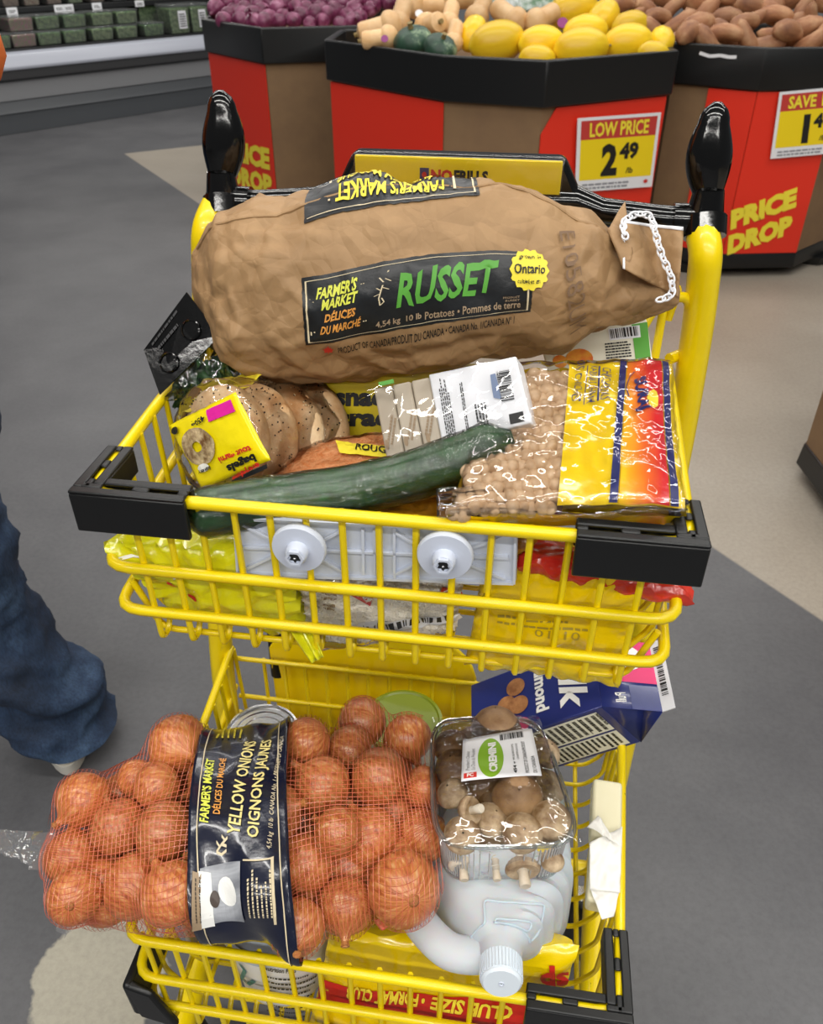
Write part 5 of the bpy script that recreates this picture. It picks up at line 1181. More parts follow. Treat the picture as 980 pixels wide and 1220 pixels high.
for _ in range(5):
    A_v = (np.roll(RR, 1, 1) + np.roll(RR, -1, 1)) / 4 + (np.vstack([RR[:1], RR[:-1]]) + np.vstack([RR[1:], RR[-1:]])) / 4; RR = np.maximum(base_R, A_v)
def net(u, v, extra=0.):    # u along 0..1, v round (0 = up, + towards the back)
    u = min(max(u, 0), 1); fi = u * (NXN - 1); i = min(int(fi), NXN - 2); a = fi - i; fj = (v % 1.) * NPH; j = int(fj) % NPH; b_ = fj - int(fj); j2 = (j + 1) % NPH
    w = ((i, j, (1 - a) * (1 - b_)), (i + 1, j, a * (1 - b_)), (i, j2, (1 - a) * b_), (i + 1, j2, a * b_))
    r = sum(RR[p, q] * k for p, q, k in w); d = sum(DIR[p, q] * k for p, q, k in w); return BC + BX * BA * 1.02 * (2 * u - 1) + d * (r + extra)
nb = thing('onion_net_bag', 'red net bag with a dark blue label, stuffed with yellow onions, across the lower basket', 'bag', BC - A3(0, 0, .07))
M['net'] = mat('red_net_thread', '#c9654a', .3, spec=.6)
m = MB()
def ribbon(pts, nrm, w):
    V = []
    for k, p in enumerate(pts):
        t = nz(pts[min(k + 1, len(pts) - 1)] - pts[max(k - 1, 0)]); s_ = nz(np.cross(t, nrm[k])) * w / 2; V += [p - s_, p + s_]
    m.add(V, [(2 * k, 2 * k + 1, 2 * k + 3, 2 * k + 2) for k in range(len(pts) - 1)])
US = np.linspace(.0, 1, 100)
for j in range(120):
    v0 = j / 120; P_ = [net(u, v0 + .05 * (u - .5) + .004 * math.sin(u * 17 + j * .3)) for u in US]; ribbon(P_, [nz(p - BC - BX * ((p - BC) @ BX)) for p in P_], .00058)
for i in range(1, 84):
    u0 = i / 84; P_ = [net(u0 + .008 * math.sin(6.28 * v * 2 + i * .2), v) for v in np.linspace(0, 1, 101)]; ribbon(P_, [nz(p - BC - BX * ((p - BC) @ BX)) for p in P_], .00058)
tag(m.build('net', 'net', nb, smooth=0, skip_normals=True), kind='stuff')
netL = lambda u, v: net(u, v, .0028)
netL.base = lambda u, v: BC + BX * BA * 1.02 * (2 * u - 1) + (BY * BB * math.sin(2 * math.pi * v) + BZ * BT * math.cos(2 * math.pi * v)) * bag_r(2 * u - 1) * .98
netL.base.dom = (.1, .95, -.36, .18)
uA, uB = inv_surf(netL, 228, 1000)[0], inv_surf(netL, 346, 985)[0]
# smoothed paper band
LBN = 70; bandR = np.zeros((24, LBN))
for i in range(24):
    for j in range(LBN): p = net(uA + (uB - uA) * i / 23, j / LBN); q = p - BC; bandR[i, j] = np.linalg.norm(q - BX * (q @ BX))
for _ in range(6): bandR = (bandR + np.roll(bandR, 1, 1) + np.roll(bandR, -1, 1)) / 3; bandR = np.maximum(bandR, (np.vstack([bandR[:1], bandR[:-1]]) + bandR + np.vstack([bandR[1:], bandR[-1:]])) / 3)
bandR += .009
def band(x, v, off=0.):
    x_ = min(max(x, 0), 1); fi = x_ * 23; i = min(int(fi), 22); a = fi - i; fj = (v % 1.) * LBN; j = int(fj) % LBN; b_ = fj - int(fj); j2 = (j + 1) % LBN
    r = bandR[i, j] * (1 - a) * (1 - b_) + bandR[i + 1, j] * a * (1 - b_) + bandR[i, j2] * (1 - a) * b_ + bandR[i + 1, j2] * a * b_
    u = uA + (uB - uA) * x; d = nz(BY * BB * math.sin(2 * math.pi * v) + BZ * BT * math.cos(2 * math.pi * v)); lean = -.006 * math.sin(2 * math.pi * (v + .1))
    p = BC + BX * (BA * 1.02 * (2 * u - 1) + lean) + d * (r + off); return p + d * .0012 * crump(p, 24, 3, 2)
band.dom = (0, 1, -.36, .2)
M['navy_band'] = mat('navy_label_film', '#14182c', .22, coat=.5, bump=(22, .4, .005))
m = MB(); m.grid(lambda x, y: band(x, y), 30, 120, cv=True); m.build('label_band', 'navy_band', nb, solid=.0004)
def bt(s_, bl, br, tl, ink, bo=.02, wob=0): one(lambda b: px_text(b, band, s_, bl, br, tl, (.5, -.1), .0016, bo, 0, 0, wob, BC), 'lettering', ink, nb)
bt("FARMER'S MARKET", (249, 981), (256, 906), (238, 979), 'lime_ink', .03, .06); bt('DÉLICES DU MARCHÉ', (262, 971), (270, 905), (252, 970), 'orange_ink', .02, .06)
bt('YELLOW ONIONS', (286, 996), (306, 885), (270, 993), 'pale_yellow_ink', .02); bt('OIGNONS JAUNES', (312, 1000), (328, 882), (294, 997), 'pale_yellow_ink', .02)
bt('4,54 kg  10 lb  CANADA No. 1 • PRODUCT OF CANADA', (324, 1013), (340, 878), (317, 1011), 'cream_ink', .0)
O1, O2_ = inv_surf(band, 223, 1085), inv_surf(band, 338, 1095)
one(lambda b: [decal_patch(b, band, (x, -.34), (.012, 0), (0, .52), 2, 50, .0012, 0, 0, BC) for x in (.09, .90)], 'label_outline', 'cream_ink', nb)
def bp_(nm, ink, bl, br, tl, n=(10, 10), off=.0014): one(lambda b: px_patch(b, band, bl, br, tl, (.5, -.2), n, off, 0, 0, BC), nm, ink, nb)
bp_('photo_print', mat('grey_barn_print', '#80838a', .3, var=(14, '#b9bcc2', (1, 8, 1))), (242, 1105), (292, 1097), (238, 1035))
bp_('photo_print', 'white_ink', (240, 1105), (256, 1102), (236, 1038), (6, 10), .0017); bp_('tan_strip', 'tan_ink', (229, 1108), (240, 1106), (229, 1038), (4, 10), .0017)
M['skin_print'] = mat('dark_head_print', '#4b403a', .4)
one(lambda b: decal_disc(b, band, inv_surf(band, 256, 1071), .05, .014, 16, .0020, 0, 0, BC), 'photo_print', 'skin_print', nb); one(lambda b: decal_disc(b, band, inv_surf(band, 272, 1062), .10, .022, 16, .0018, 0, 0, BC), 'photo_print', 'white_ink', nb)
one(lambda b: [px_print(b, band, (x + 6, 1092), (x + 3, 1035), (x, 1092), 1, x, (.5, -.2), off=.0016, out=BC, fill=.3, words=(3, 12)) for x in range(294, 324, 5)], 'fine_print', 'cream_ink', nb)
one(lambda b: [px_print(b, band, (x + 4, 1098), (x + 3, 1046), (x, 1098), 1, x, (.5, -.2), off=.0022, out=BC, fill=.35, words=(3, 12)) for x in (230, 235)], 'fine_print', 'ink', nb)
one(lambda b: [px_patch(b, band, (327, 1100), (330, 1100), (322, 1022), (.5, -.2), (2, 12), .0016, 0, 0, BC), px_patch(b, band, (290, 1026), (323, 1024), (290, 1024), (.5, -.2), (8, 2), .0016, 0, 0, BC)], 'label_outline', 'cream_ink', nb)
one(lambda b: lines(b, lambda u, v: band(u, v, .0006), [[inv_surf(band, x, y) for x, y in pl] for pl in (((258, 1015), (264, 1006), (271, 998)), ((262, 1009), (258, 1003)), ((264, 1006), (270, 1008)), ((268, 1001), (264, 996)), ((258, 1015), (264, 1018), (270, 1013)))], .004), 'label_ornament', 'cream_ink', nb)
one(lambda b: [px_print(b, band, (259 + 7 * k_, 881), (262 + 7 * k_, 868), (255 + 7 * k_, 880), 1, k_, off=.0016, out=BC) for k_ in range(5)], 'fine_print', 'yellow_ink', nb)
# gathered ends
m = MB()
def gath(a, b_, c, d, amp, sd, nu=20, nv=14):
    Q = quad_surf(a, b_, c, d); m.grid(lambda u, v: Q(u, v) + Q.n * amp * (crump(Q(u, v), 45, sd, 2) + .6 * math.sin(u * 26) - 3.5 * (crease(Q(u, v), 38, sd) + .2)), nu, nv)
gath(at_z(452, 1106, .462), at_z(506, 1100, .462), at_z(518, 1078, .47), at_z(444, 1096, .475), .0025, 2); M['net_tape'] = mat('red_net_gather', '#cf4a34', .45, var=(300, '#e88a70')); m.build('gathered_hem', 'net_tape', nb, solid=.0006)
m = MB(); gath(at_z(-8, 1012, .46), at_z(62, 1042, .47), at_z(64, 992, .48), at_z(-10, 988, .47), .007, 4, 30, 20); gath(at_z(52, 1075, .45), at_z(78, 1118, .44), at_z(108, 1086, .455), at_z(72, 1040, .465), .007, 5, 24, 20); m.build('clear_tail', film('tail_film', gloss=1.6, base=.10, haze=.08, scale=60, strength=1.0), nb)

# ---- cremini mushrooms
tr = thing('mushroom_tray', 'clear plastic tray of brown mushrooms with a white and green label', 'tray', at_z(605, 985, .49))
TF = [at_z(516, 1012, .548), at_z(697, 1008, .548), at_z(643, 858, .530), at_z(512, 852, .530)]
tc0 = sum(TF) / 4; tex_, tey = nz(TF[1] - TF[0]), nz((TF[2] + TF[3]) - (TF[0] + TF[1])); tn = np.cross(tex_, tey); TW0, TW1, TL = np.linalg.norm(TF[1] - TF[0]) / 2, np.linalg.norm(TF[2] - TF[3]) / 2, np.linalg.norm((TF[2] + TF[3]) - (TF[0] + TF[1])) / 4
def tray_pt(a, k, h, n_=5.):   # rounded rectangle ring, k = scale, h = height below rim
    ca, sa = math.cos(a), math.sin(a); e = 2 / n_; x = np.sign(ca) * abs(ca) ** e; y = np.sign(sa) * abs(sa) ** e
    w = TW0 + (TW1 - TW0) * (y + 1) / 2; sk = ((TF[3] - TF[0]) + (TF[2] - TF[1])) / 4 @ tex_
    return tc0 + tex_ * (x * w * k) + tex_ * sk * y * .0 + tey * y * TL * k + tn * h
def ring_grid(m, prof, n=72): m.grid(lambda u, v: (lambda q: tray_pt(2 * math.pi * u, *q))((np.interp(v, np.linspace(0, 1, len(prof)), [p[0] for p in prof]), np.interp(v, np.linspace(0, 1, len(prof)), [p[1] for p in prof]))), n, len(prof), cu=True)
m = MB(); ring_grid(m, [(1.0, -.003), (1.0, .0), (.975, .002), (.955, .0), (.945, -.006), (.93, -.012), (.87, -.062), (.83, -.066), (.4, -.066), (.01, -.066)]); M['tray_pet'] = film('hazy_tray_plastic', tint='#eef1f1', gloss=1.2, base=.10, haze=.12, scale=30, strength=.5, rough=.08); m.build('tray_body', 'tray_pet', tr)
m = MB(); m.tube([tray_pt(a, .87, -.062) for a in np.linspace(0, 2 * math.pi, 73)[:-1]], .0012, 6, closed=True); m.tube([tray_pt(a, .955, -.001) for a in np.linspace(0, 2 * math.pi, 73)[:-1]], .0010, 6, closed=True); m.build('tray_edge', 'tray_pet', tr)
m = MB()
for k_ in range(44):
    a = -math.pi * (.06 + .88 * k_ / 43); m.tube([tray_pt(a, .935, -.014), tray_pt(a, .875, -.058)], .0006, 5)
tag(m.build('tray_flute_glint', film('fluted_wall_glint', gloss=1., base=.1, haze=.4, scale=30), tr), kind='stuff')  # white haze in the flutes paints in the wall's vertical reflections
m = MB(); m.tube([tray_pt(a, 1.0, 0) for a in np.linspace(0, 2 * math.pi, 73)[:-1]], .0016, 6, closed=True); m.build('tray_rim', 'pet', tr)
def tfilm(u, v): x, y = 2 * u - 1, 2 * v - 1; p = tc0 + tex_ * x * (TW0 + (TW1 - TW0) * v) * .98 + tey * y * TL * .98; b_ = max(0, (1 - x ** 4) * (1 - y ** 4)); return p + tn * (.003 + .017 * b_ ** .7)
m = MB(); m.grid(lambda u, v: tfilm(u, v) + tn * .0012 * crump(tfilm(u, v), 40, 4), 44, 44); m.build('top_film', 'film_crinkle', tr)
labc = [(551, 884), (633, 870), (645, 926), (549, 933)]
def labS2(u, v): P = [inv_t[k] for k in range(4)]; q = (1 - u) * (1 - v) * P[3] + u * (1 - v) * P[2] + u * v * P[1] + (1 - u) * v * P[0]; return tfilm(*q) + tn * .002
inv_t = [inv_surf(tfilm, *c) for c in labc]
m = MB(); m.grid(labS2, 16, 12); m.build('label', 'card_white', tr, solid=.0004)
def l2(nm, ink, fn): one(fn, nm, ink, tr)
l2('green_swash', mat('leaf_green_print', '#7fae1c', .4), lambda b: decal_disc(b, labS2, (.375, .46), .17, .44, 28, .0006))
l2('lettering', 'white_ink', lambda b: decal_text(b, labS2, 'CREMINI', (.455, .12), (0, .66), (-.11, 0), .0012, .05))
l2('barcode', 'ink', lambda b: barcode(b, labS2, (.52, .80), (.34, 0), (0, .14), 30, 7, .0008))
l2('red_emblem', 'red_ink', lambda b: decal_patch(b, labS2, (.03, .05), (.16, 0), (0, .12), 2, 2, .0006)); l2('lettering', 'white_ink', lambda b: decal_text(b, labS2, 'PC', (.07, .07), (.08, 0), (0, .08), .001, .03))
l2('lettering', 'ink', lambda b: (decal_text(b, labS2, '454 g', (.71, .06), (0, .24), (-.055, 0), .0008, .03), decal_text(b, labS2, 'PRODUCT OF CANADA/PRODUIT', (.85, .05), (0, .66), (-.05, 0), .0008, .01), decal_text(b, labS2, 'DU CANADA', (.95, .05), (0, .34), (-.05, 0), .0008, .01), decal_text(b, labS2, 'MUSHROOMS', (.69, .34), (0, .34), (-.03, 0), .0008, 0), decal_text(b, labS2, 'CHAMPIGNONS', (.745, .34), (0, .34), (-.03, 0), .0008, 0)))
l2('lettering', 'ink', lambda b: (decal_text(b, labS2, "President's Choice", (.10, .22), (0, .45), (-.05, 0), .0008, -.005, .3), decal_text(b, labS2, 'Le Choix du Président', (.17, .22), (0, .5), (-.05, 0), .0008, -.005, .3)))
M['cap'] = mat('mushroom_cap', '#7c5a3d', .5, var=(22, '#b8966f'), bump=(50, .4, .003)); M['cap2'] = mat('pale_mushroom_cap', '#80603f', .6, var=(38, '#d9c2a0'), bump=(70, .7, .004)); M['mstem'] = mat('mushroom_stem', '#e3dccd', .6, var=(30, '#c6b59c')); M['gills'] = mat('mushroom_gill', '#6b5443', .7)
def mush(label, px, py, rp, up, dz, cm, stem=True):
    P = at_d(px, py, 0) if False else None
    d = ray(px, py); k = ((tc0 + tn * dz - EYE) @ tn) / (d @ tn); c = EYE + d * k; r = rp / FPX * k * .98; z = nz(up); x = nz(np.cross(z, A3(.3, .7, .2))); y = np.cross(z, x)
    t = thing('cremini_mushroom', label, 'mushroom', c, 'brown mushrooms in the clear tray'); m = MB(); m.lathe([(.001, .78 * r), (.35 * r, .73 * r), (.68 * r, .55 * r), (.9 * r, .28 * r), (r, 0), (.98 * r, -.14 * r), (.85 * r, -.26 * r), (.5 * r, -.20 * r), (.25 * r, -.12 * r)], 26, c, (x, y, z), caps=False)
    m.v = [tuple(c + (np.array(p) - c) * (1 + .09 * mn.noise(Vector(p) * 32))) for p in m.v]; m.build('cap', cm, t)
    if stem: m = MB(); m.lathe([(.30 * r, -.10 * r), (.28 * r, -.45 * r), (.33 * r, -.95 * r), (.30 * r, -1.05 * r), (.02 * r, -1.06 * r)], 14, c, (x, y, z), caps=False); m.v = [tuple(np.array(p) * 1) for p in m.v]; m.build('stem', 'mstem', t)
F0 = -VIEW
for a in (('large smooth brown mushroom at the back of the tray', 590, 866, 30, tn * .8 + tey * .3, .004, 'cap'), ('brown mushroom at the back corner of the tray beside the onions', 537, 888, 22, tn + tex_ * -.5, -.006, 'cap'), ('brown mushroom half under the label beside the onions', 541, 914, 25, tn - tex_ * .3, -.004, 'cap'), ('brown mushroom half under the label beside the carton', 648, 897, 21, tn + tex_ * .6, -.010, 'cap2'),
          ('mushroom hidden mostly under the middle of the label', 595, 908, 25, tn, -.012, 'cap'), ('large smooth mushroom just below the label', 616, 949, 31, tn + F0 * .6, .001, 'cap'), ('speckled mushroom at the tray side below the label, stem down', 657, 977, 26, tn + tex_ * .3 - tey * .2, -.003, 'cap2'), ('flaky mushroom at the middle of the tray front', 622, 992, 25, tn - tey * .5, -.002, 'cap2'),
          ('mushroom lying stem upward at the tray front', 560, 966, 18, -tn * .5 - tey * -.3 + tex_ * -.5, .010, 'cap2'), ('pale mushroom at the front corner of the tray beside the onions', 550, 995, 23, tn - tey * .6, -.002, 'cap2'), ('pale mushroom behind the pale corner one, tilted', 584, 978, 24, tn * .8 + tex_ * .3, -.010, 'cap2'), ('small torn mushroom at the tray side beside the onions', 538, 946, 20, tn - tex_ * .4, -.006, 'cap2'),
          ('white stemmed mushroom seen through the tray front, nearest the onions', 551, 1030, 18, tn * .3 + tey, -.045, 'mstem'), ('dirty mushroom seen through the middle of the tray front', 622, 1034, 22, tn * .2 + tey, -.045, 'cap2'), ('brown mushroom deep in the tray under its label\'s lower edge', 575, 935, 28, tn, -.030, 'cap'), ('brown mushroom deep in the tray beneath the label\'s barcode', 620, 905, 28, tn, -.030, 'cap'), ('brown mushroom deep behind the label, near the onions', 565, 890, 28, tn, -.030, 'cap'), ('brown mushroom deep in the tray at its carton side', 650, 938, 24, tn, -.030, 'cap2'), ('shaded mushroom deep between the smooth one and the pale ones', 588, 950, 26, tn, -.034, 'cap'), ('shaded mushroom low at the tray front near the middle', 585, 1005, 24, tn, -.034, 'cap2'), ('shaded mushroom low at the tray front by the speckled one', 650, 1003, 22, tn, -.034, 'cap2'), ('mushroom stem seen through the tray front corner beside the jug', 658, 1026, 15, tn, -.035, 'cap2'), ('pale mushroom low in the middle of the tray front', 590, 1032, 16, tn * .3 + tey, -.045, 'mstem')): mush(*a)

# ---- translucent jug lying down, cap towards us
jg = thing('jug', 'translucent white plastic jug with ribbed shoulder, handle and screw cap, lying on its side', 'jug', at_z(600, 1060, .33))
JC = at_z(597, 1170, .478); JA = nz(A3(CV[0], CV[1], 0) * .93 - UPZ * .20 + XR * -.06); JX = nz(np.cross(JA, UPZ)); JY = np.cross(JX, JA); JY = JY if JY[2] > 0 else -JY
M['jug'] = (lambda: (lambda t: t)(mat('milky_jug_plastic', '#dfe6ee', .35, trans=.0, sss=.0)))()
def jug_mat():
    m, nt, b = nodes('translucent_hdpe'); b.inputs['Base Color'].default_value = C('#e6ebf1'); b.inputs['Roughness'].default_value = .38; b.inputs['Subsurface Weight'].default_value = .35; b.inputs['Subsurface Scale'].default_value = .03
    tr_ = N(nt, 'ShaderNodeBsdfTransparent'); tr_.inputs[0].default_value = C('#eef2f6'); tl = N(nt, 'ShaderNodeBsdfTranslucent'); tl.inputs[0].default_value = C('#eef2f6'); mx = N(nt, 'ShaderNodeMixShader'); mx.inputs[0].default_value = .30; m2 = N(nt, 'ShaderNodeMixShader'); m2.inputs[0].default_value = .07
    out = [n for n in nt.nodes if n.type == 'OUTPUT_MATERIAL'][0]; L(nt, b.outputs[0], mx.inputs[1]); L(nt, tl.outputs[0], mx.inputs[2]); L(nt, mx.outputs[0], m2.inputs[1]); L(nt, tr_.outputs[0], m2.inputs[2]); L(nt, m2.outputs[0], out.inputs[0]); return m
M['jug'] = jug_mat()
def jug_ring(u, v):
    # (distance from cap, half width, half height, squareness, drop)
    K = [(.022, .019, .019, 2, 0), (.034, .021, .021, 2, 0), (.045, .030, .028, 2.6, -.004), (.07, .050, .040, 3.4, -.014), (.11, .070, .060, 4, -.028), (.135, .076, .070, 5, -.036), (.15, .077, .073, 6, -.039), (.27, .077, .073, 6, -.039), (.285, .070, .066, 6, -.039), (.286, .01, .01, 4, -.039)]
    ds = [k[0] for k in K]; d = np.interp(v, np.linspace(0, 1, len(K)), ds); w, h, e, dr = (np.interp(d, ds, [k[i] for k in K]) for i in (1, 2, 3, 4)); a = 2 * math.pi * u; ca, sa = math.cos(a), math.sin(a)
    x = np.sign(ca) * abs(ca) ** (2 / e) * w; y = np.sign(sa) * abs(sa) ** (2 / e) * h; rib = .0036 * math.sin((d - .05) * 2 * math.pi / .018) * (1 if .055 < d < .14 and x > w * .3 else 0) * min(1, (x / w - .3) * 3 if x > 0 else 0)
    k = 1 + rib / max(.02, math.hypot(x, y)); return JC + JA * d + JX * x * k + JY * (y * k + dr)
m = MB(); m.grid(jug_ring, 80, 70, cu=True); m.build('body', 'jug', jg, weld=False)
JG = [(proj(jug_ring(u, v)), u, v) for u in np.linspace(.02, .48, 90) for v in np.linspace(.2, .62, 90)]; JGP = np.array([g_[0] for g_ in JG])
def jug_at(px, py):
    k_ = int(np.argmin(((JGP - A3(px, py)) ** 2).sum(1))); return jug_ring(JG[k_][1], JG[k_][2]) - nz(ray(px, py)) * .0016
for loop in (((590, 1094), (634, 1098), (631, 1110), (588, 1107)), ((593, 1118), (624, 1121), (622, 1132), (592, 1130)), ((576, 1072), (650, 1078), (634, 1142), (580, 1140))):
    LP = rounded([((loop[0][0] + loop[3][0]) / 2, (loop[0][1] + loop[3][1]) / 2, 0)] + [(*q_, 0) for q_ in loop] + [((loop[0][0] + loop[3][0]) / 2, (loop[0][1] + loop[3][1]) / 2, 0)], 5, 4); pth = []
    for a_, b_ in zip(LP[:-1], LP[1:]):
        n_ = max(1, int(np.linalg.norm(b_ - a_) / 5)); pth += [jug_at(*(a_ + (b_ - a_) * t_)[:2]) for t_ in np.arange(n_) / n_]
    for _ in range(2): pth = [(pth[k_ - 1] + pth[k_] * 2 + pth[(k_ + 1) % len(pth)]) / 4 for k_ in range(len(pth))]
    m = MB(); m.tube(pth, .0012, 8, closed=True); m.build('moulded_outline', 'jug', jg)
m = MB(); m.lathe([(.0005, -.014), (.0165, -.014), (.0185, -.012), (.0190, .010), (.0005, .010)], 40, JC + JA * .012, (JX, JY, JA), caps=False)
for k_ in range(40): a = 2 * math.pi * k_ / 40; m.tube([JC + JA * .002 + (JX * math.cos(a) + JY * math.sin(a)) * .0190, JC + JA * .021 + (JX * math.cos(a) + JY * math.sin(a)) * .0193], .0007, 4)
cp = m.build('cap', mat('cap_plastic', '#dfe9f2', .35), jg); m = MB(); m.tube([JC - JA * .0022 + (JX * math.cos(a) + JY * math.sin(a)) * .0022 for a in np.linspace(0, 6.28, 13)[:-1]], .0005, 5, closed=True); m.build('gate_mark', 'white_plastic', cp)
hp = [at_z(596, 1133, .468), at_z(566, 1139, .462), at_z(535, 1135, .458), at_z(512, 1114, .455), at_z(494, 1090, .452), at_z(486, 1050, .450), at_z(500, 1015, .445), at_z(540, 1000, .44)]
m = MB(); m.tube(rounded(hp, .03, 4), .0150, 16, sq=(1.15, .9)); m.build('handle', 'jug', jg)
m = MB(); V = [];
m.grid(lambda u, v: JC + JA * (.12 + .155 * v) + JX * (.074 * math.cos(2 * math.pi * u)) + JY * (.060 * math.sin(2 * math.pi * u) - .046), 30, 10, cu=True); m.build('liquid', mat('milky_liquid', '#d9dde0', .3), jg)

# ---- almond drink carton
ac = thing('drink_carton', 'dark blue gable-top almond drink carton tipped on its edge behind the mushrooms', 'carton', at_d(690, 900, .97))
K0 = at_d(717, 842, .955)
def wv(a, b_, c): return XR * a + CUP * b_ + VIEW * c
e2 = nz(wv(.615, -.575, .54)); e1 = wv(-.785, -.41, .46); e1 = nz(e1 - e2 * (e1 @ e2)); e3 = np.cross(e1, e2); e3 = e3 if e3 @ VIEW > 0 else -e3
W_, LN = .097, .185
M['carton_blue'] = mat('dark_blue_carton', '#1d2a6b', .3, coat=.3, var=(6, '#22307c')); M['carton_pink'] = mat('magenta_carton_print', '#d8216a', .35)
bm_ = MB(); q = lambda a, b_, c: K0 + e1 * a + e2 * b_ + e3 * c
bm_.hexa([q(0, 0, 0), q(LN, 0, 0), q(LN, W_, 0), q(0, W_, 0), q(0, 0, W_), q(LN, 0, W_), q(LN, W_, W_), q(0, W_, W_)]); bm_.build('body', 'carton_blue', ac, bevel=.0015)
g0, g1 = q(-.052, W_ / 2, .0), q(-.052, W_ / 2, W_); in0, in1 = q(-.034, W_ / 2, .026), q(-.034, W_ / 2, W_ - .026); m = MB()
m.add([q(0, 0, 0), q(0, 0, W_), g1, g0], [(0, 1, 2, 3)]); m.add([q(0, W_, 0), q(0, W_, W_), g1, g0], [(0, 3, 2, 1)])
m.add([q(0, 0, 0), q(0, W_, 0), in0, g0], [(0, 1, 2), (0, 2, 3), (1, 3, 2)]); m.add([q(0, 0, W_), q(0, W_, W_), in1, g1], [(0, 2, 1), (0, 3, 2), (1, 2, 3)]); m.build('gable', 'carton_blue', ac, solid=.0008)
m = MB(); m.hexa([g0 - e2 * .0008, g1 - e2 * .0008, g1 + e2 * .0008, g0 + e2 * .0008, g0 - e2 * .0008 - e1 * .016, g1 - e2 * .0008 - e1 * .016, g1 + e2 * .0008 - e1 * .016, g0 + e2 * .0008 - e1 * .016]); m.build('top_fin', 'card_white', ac, smooth=0)
SA = lambda u, v: q(LN * u, 0, W_ * v); SB = lambda u, v: q(LN * u, W_ * v, 0); SG = lambda u, v: (1 - u) * q(0, 0, W_ * v) + u * (g0 + (g1 - g0) * v); SGF = lambda u, v: (g0 - e2 * .0012 + (g1 - g0) * v - e1 * .016 * u)
one(lambda b: (decal_text(b, SA, 'Silk', (.29, .97), (0, -.88), (-.21, 0), .001, .03, .3), ), 'lettering', 'white_ink', ac)
one(lambda b: decal_text(b, SA, 'Almond', (.47, .93), (0, -.72), (-.10, 0), .001, .04), 'lettering', 'white_ink', ac)
M['almond'] = mat('almond_print', '#8a5630', .5, var=(80, '#b98250')); one(lambda b: [decal_disc(b, SA, c, .075, .13, 18, .0009 + .0002 * k_) for k_, c in enumerate(((.62, .70), (.70, .48), (.60, .42)))], 'almond_picture', 'almond', ac)
one(lambda b: decal_disc(b, SA, (.58, .12), .055, .10, 16, .0012), 'round_flash', 'carton_pink', ac)
M['cream_card'] = bpy.data.materials['cream_card']
one(lambda b: (decal_patch(b, SB, (.06, .06), (.76, 0), (0, .46), 2, 2, .0006), decal_patch(b, SB, (.06, .56), (.76, 0), (0, .37), 2, 2, .0006)), 'facts_panel', 'cream_card', ac)
one(lambda b: (fine_print(b, SB, (.09, .10), (0, .38), (.68, 0), 15, 3, off=.001, words=(3, 9)), fine_print(b, SB, (.09, .59), (0, .31), (.68, 0), 18, 9, off=.001, words=(3, 5), fill=.5)), 'fine_print', 'ink', ac)
one(lambda b: (decal_text(b, SB, 'Nutrition Facts', (.078, .08), (0, .3), (.0, 0) if False else (-.025, 0), .001, .04), [decal_patch(b, SB, (x, .08), (.006, 0), (0, .40), 2, 2, .0011) for x in (.20, .34, .52)]), 'lettering', 'ink', ac)
one(lambda b: decal_patch(b, SG, (.05, .38), (.95, 0), (0, .62), 2, 2, .0008), 'pink_print', 'carton_pink', ac); one(lambda b: decal_patch(b, SG, (.50, .0), (.5, 0), (0, .34), 2, 2, .0009), 'blue_print', 'carton_blue', ac)
one(lambda b: decal_disc(b, SG, (.52, .74), .30, .19, 26, .0014), 'white_cup', 'white_ink', ac)
one(lambda b: barcode(b, SGF, (.25, .2), (0, .7), (.5, 0), 40, 4, .0004), 'barcode', 'ink', ac)
one(lambda b: (decal_text(b, SG, 'Pull', (.42, .22), (0, -.14), (-.18, 0), .0014, .02, .2),), 'lettering', 'white_ink', ac)

# ---- butter sticks in torn paper
bu_ = thing('butter_sticks', 'two pale butter sticks in torn white paper, squeezed beside the jug', 'butter', at_z(722, 1010, .42))
M['butter'] = mat('butter_block', '#e6dfba', .4, var=(8, '#ece6c8')); M['wax_paper'] = mat('waxed_paper', '#e9e7e0', .3, bump=(30, .5, .005))
for (a, b_, z0, z1, w) in (((724, 929), (722, 1000), .476, .462, .0160), ((721, 1003), (717, 1076), .460, .448, .0150)):
    p, r = at_z(*a, z0), at_z(*b_, z1); ax_ = nz(r - p); sd = nz(np.cross(UPZ, ax_)); up = np.cross(ax_, sd); up = up if up[2] > 0 else -up; m = MB(); m.hexa([p - sd * w - up * .03, r - sd * w - up * .03, r + sd * w - up * .03, p + sd * w - up * .03, p - sd * w, r - sd * w, r + sd * w, p + sd * w]); m.build('stick', 'butter', bu_, bevel=.004, seg=3)
m = MB()
def paper(pts, zs, amp, sd): Q = quad_surf(*[at_z(*p, z) for p, z in zip(pts, zs)]); m.grid(lambda u, v: Q(u, v) + Q.n * amp * crump(Q(u, v), 45, sd, 3), 20, 20)
paper(((702, 1060), (738, 1064), (741, 985), (702, 1004)), (.456, .456, .472, .470), .003, 1); paper(((716, 1096), (731, 1092), (738, 1058), (703, 1058)), (.445, .445, .456, .456), .003, 2); paper(((699, 986), (728, 998), (741, 1010), (712, 972)), (.478, .478, .472, .478), .004, 3); m.build('torn_wrapper', 'wax_paper', bu_, solid=.0006)

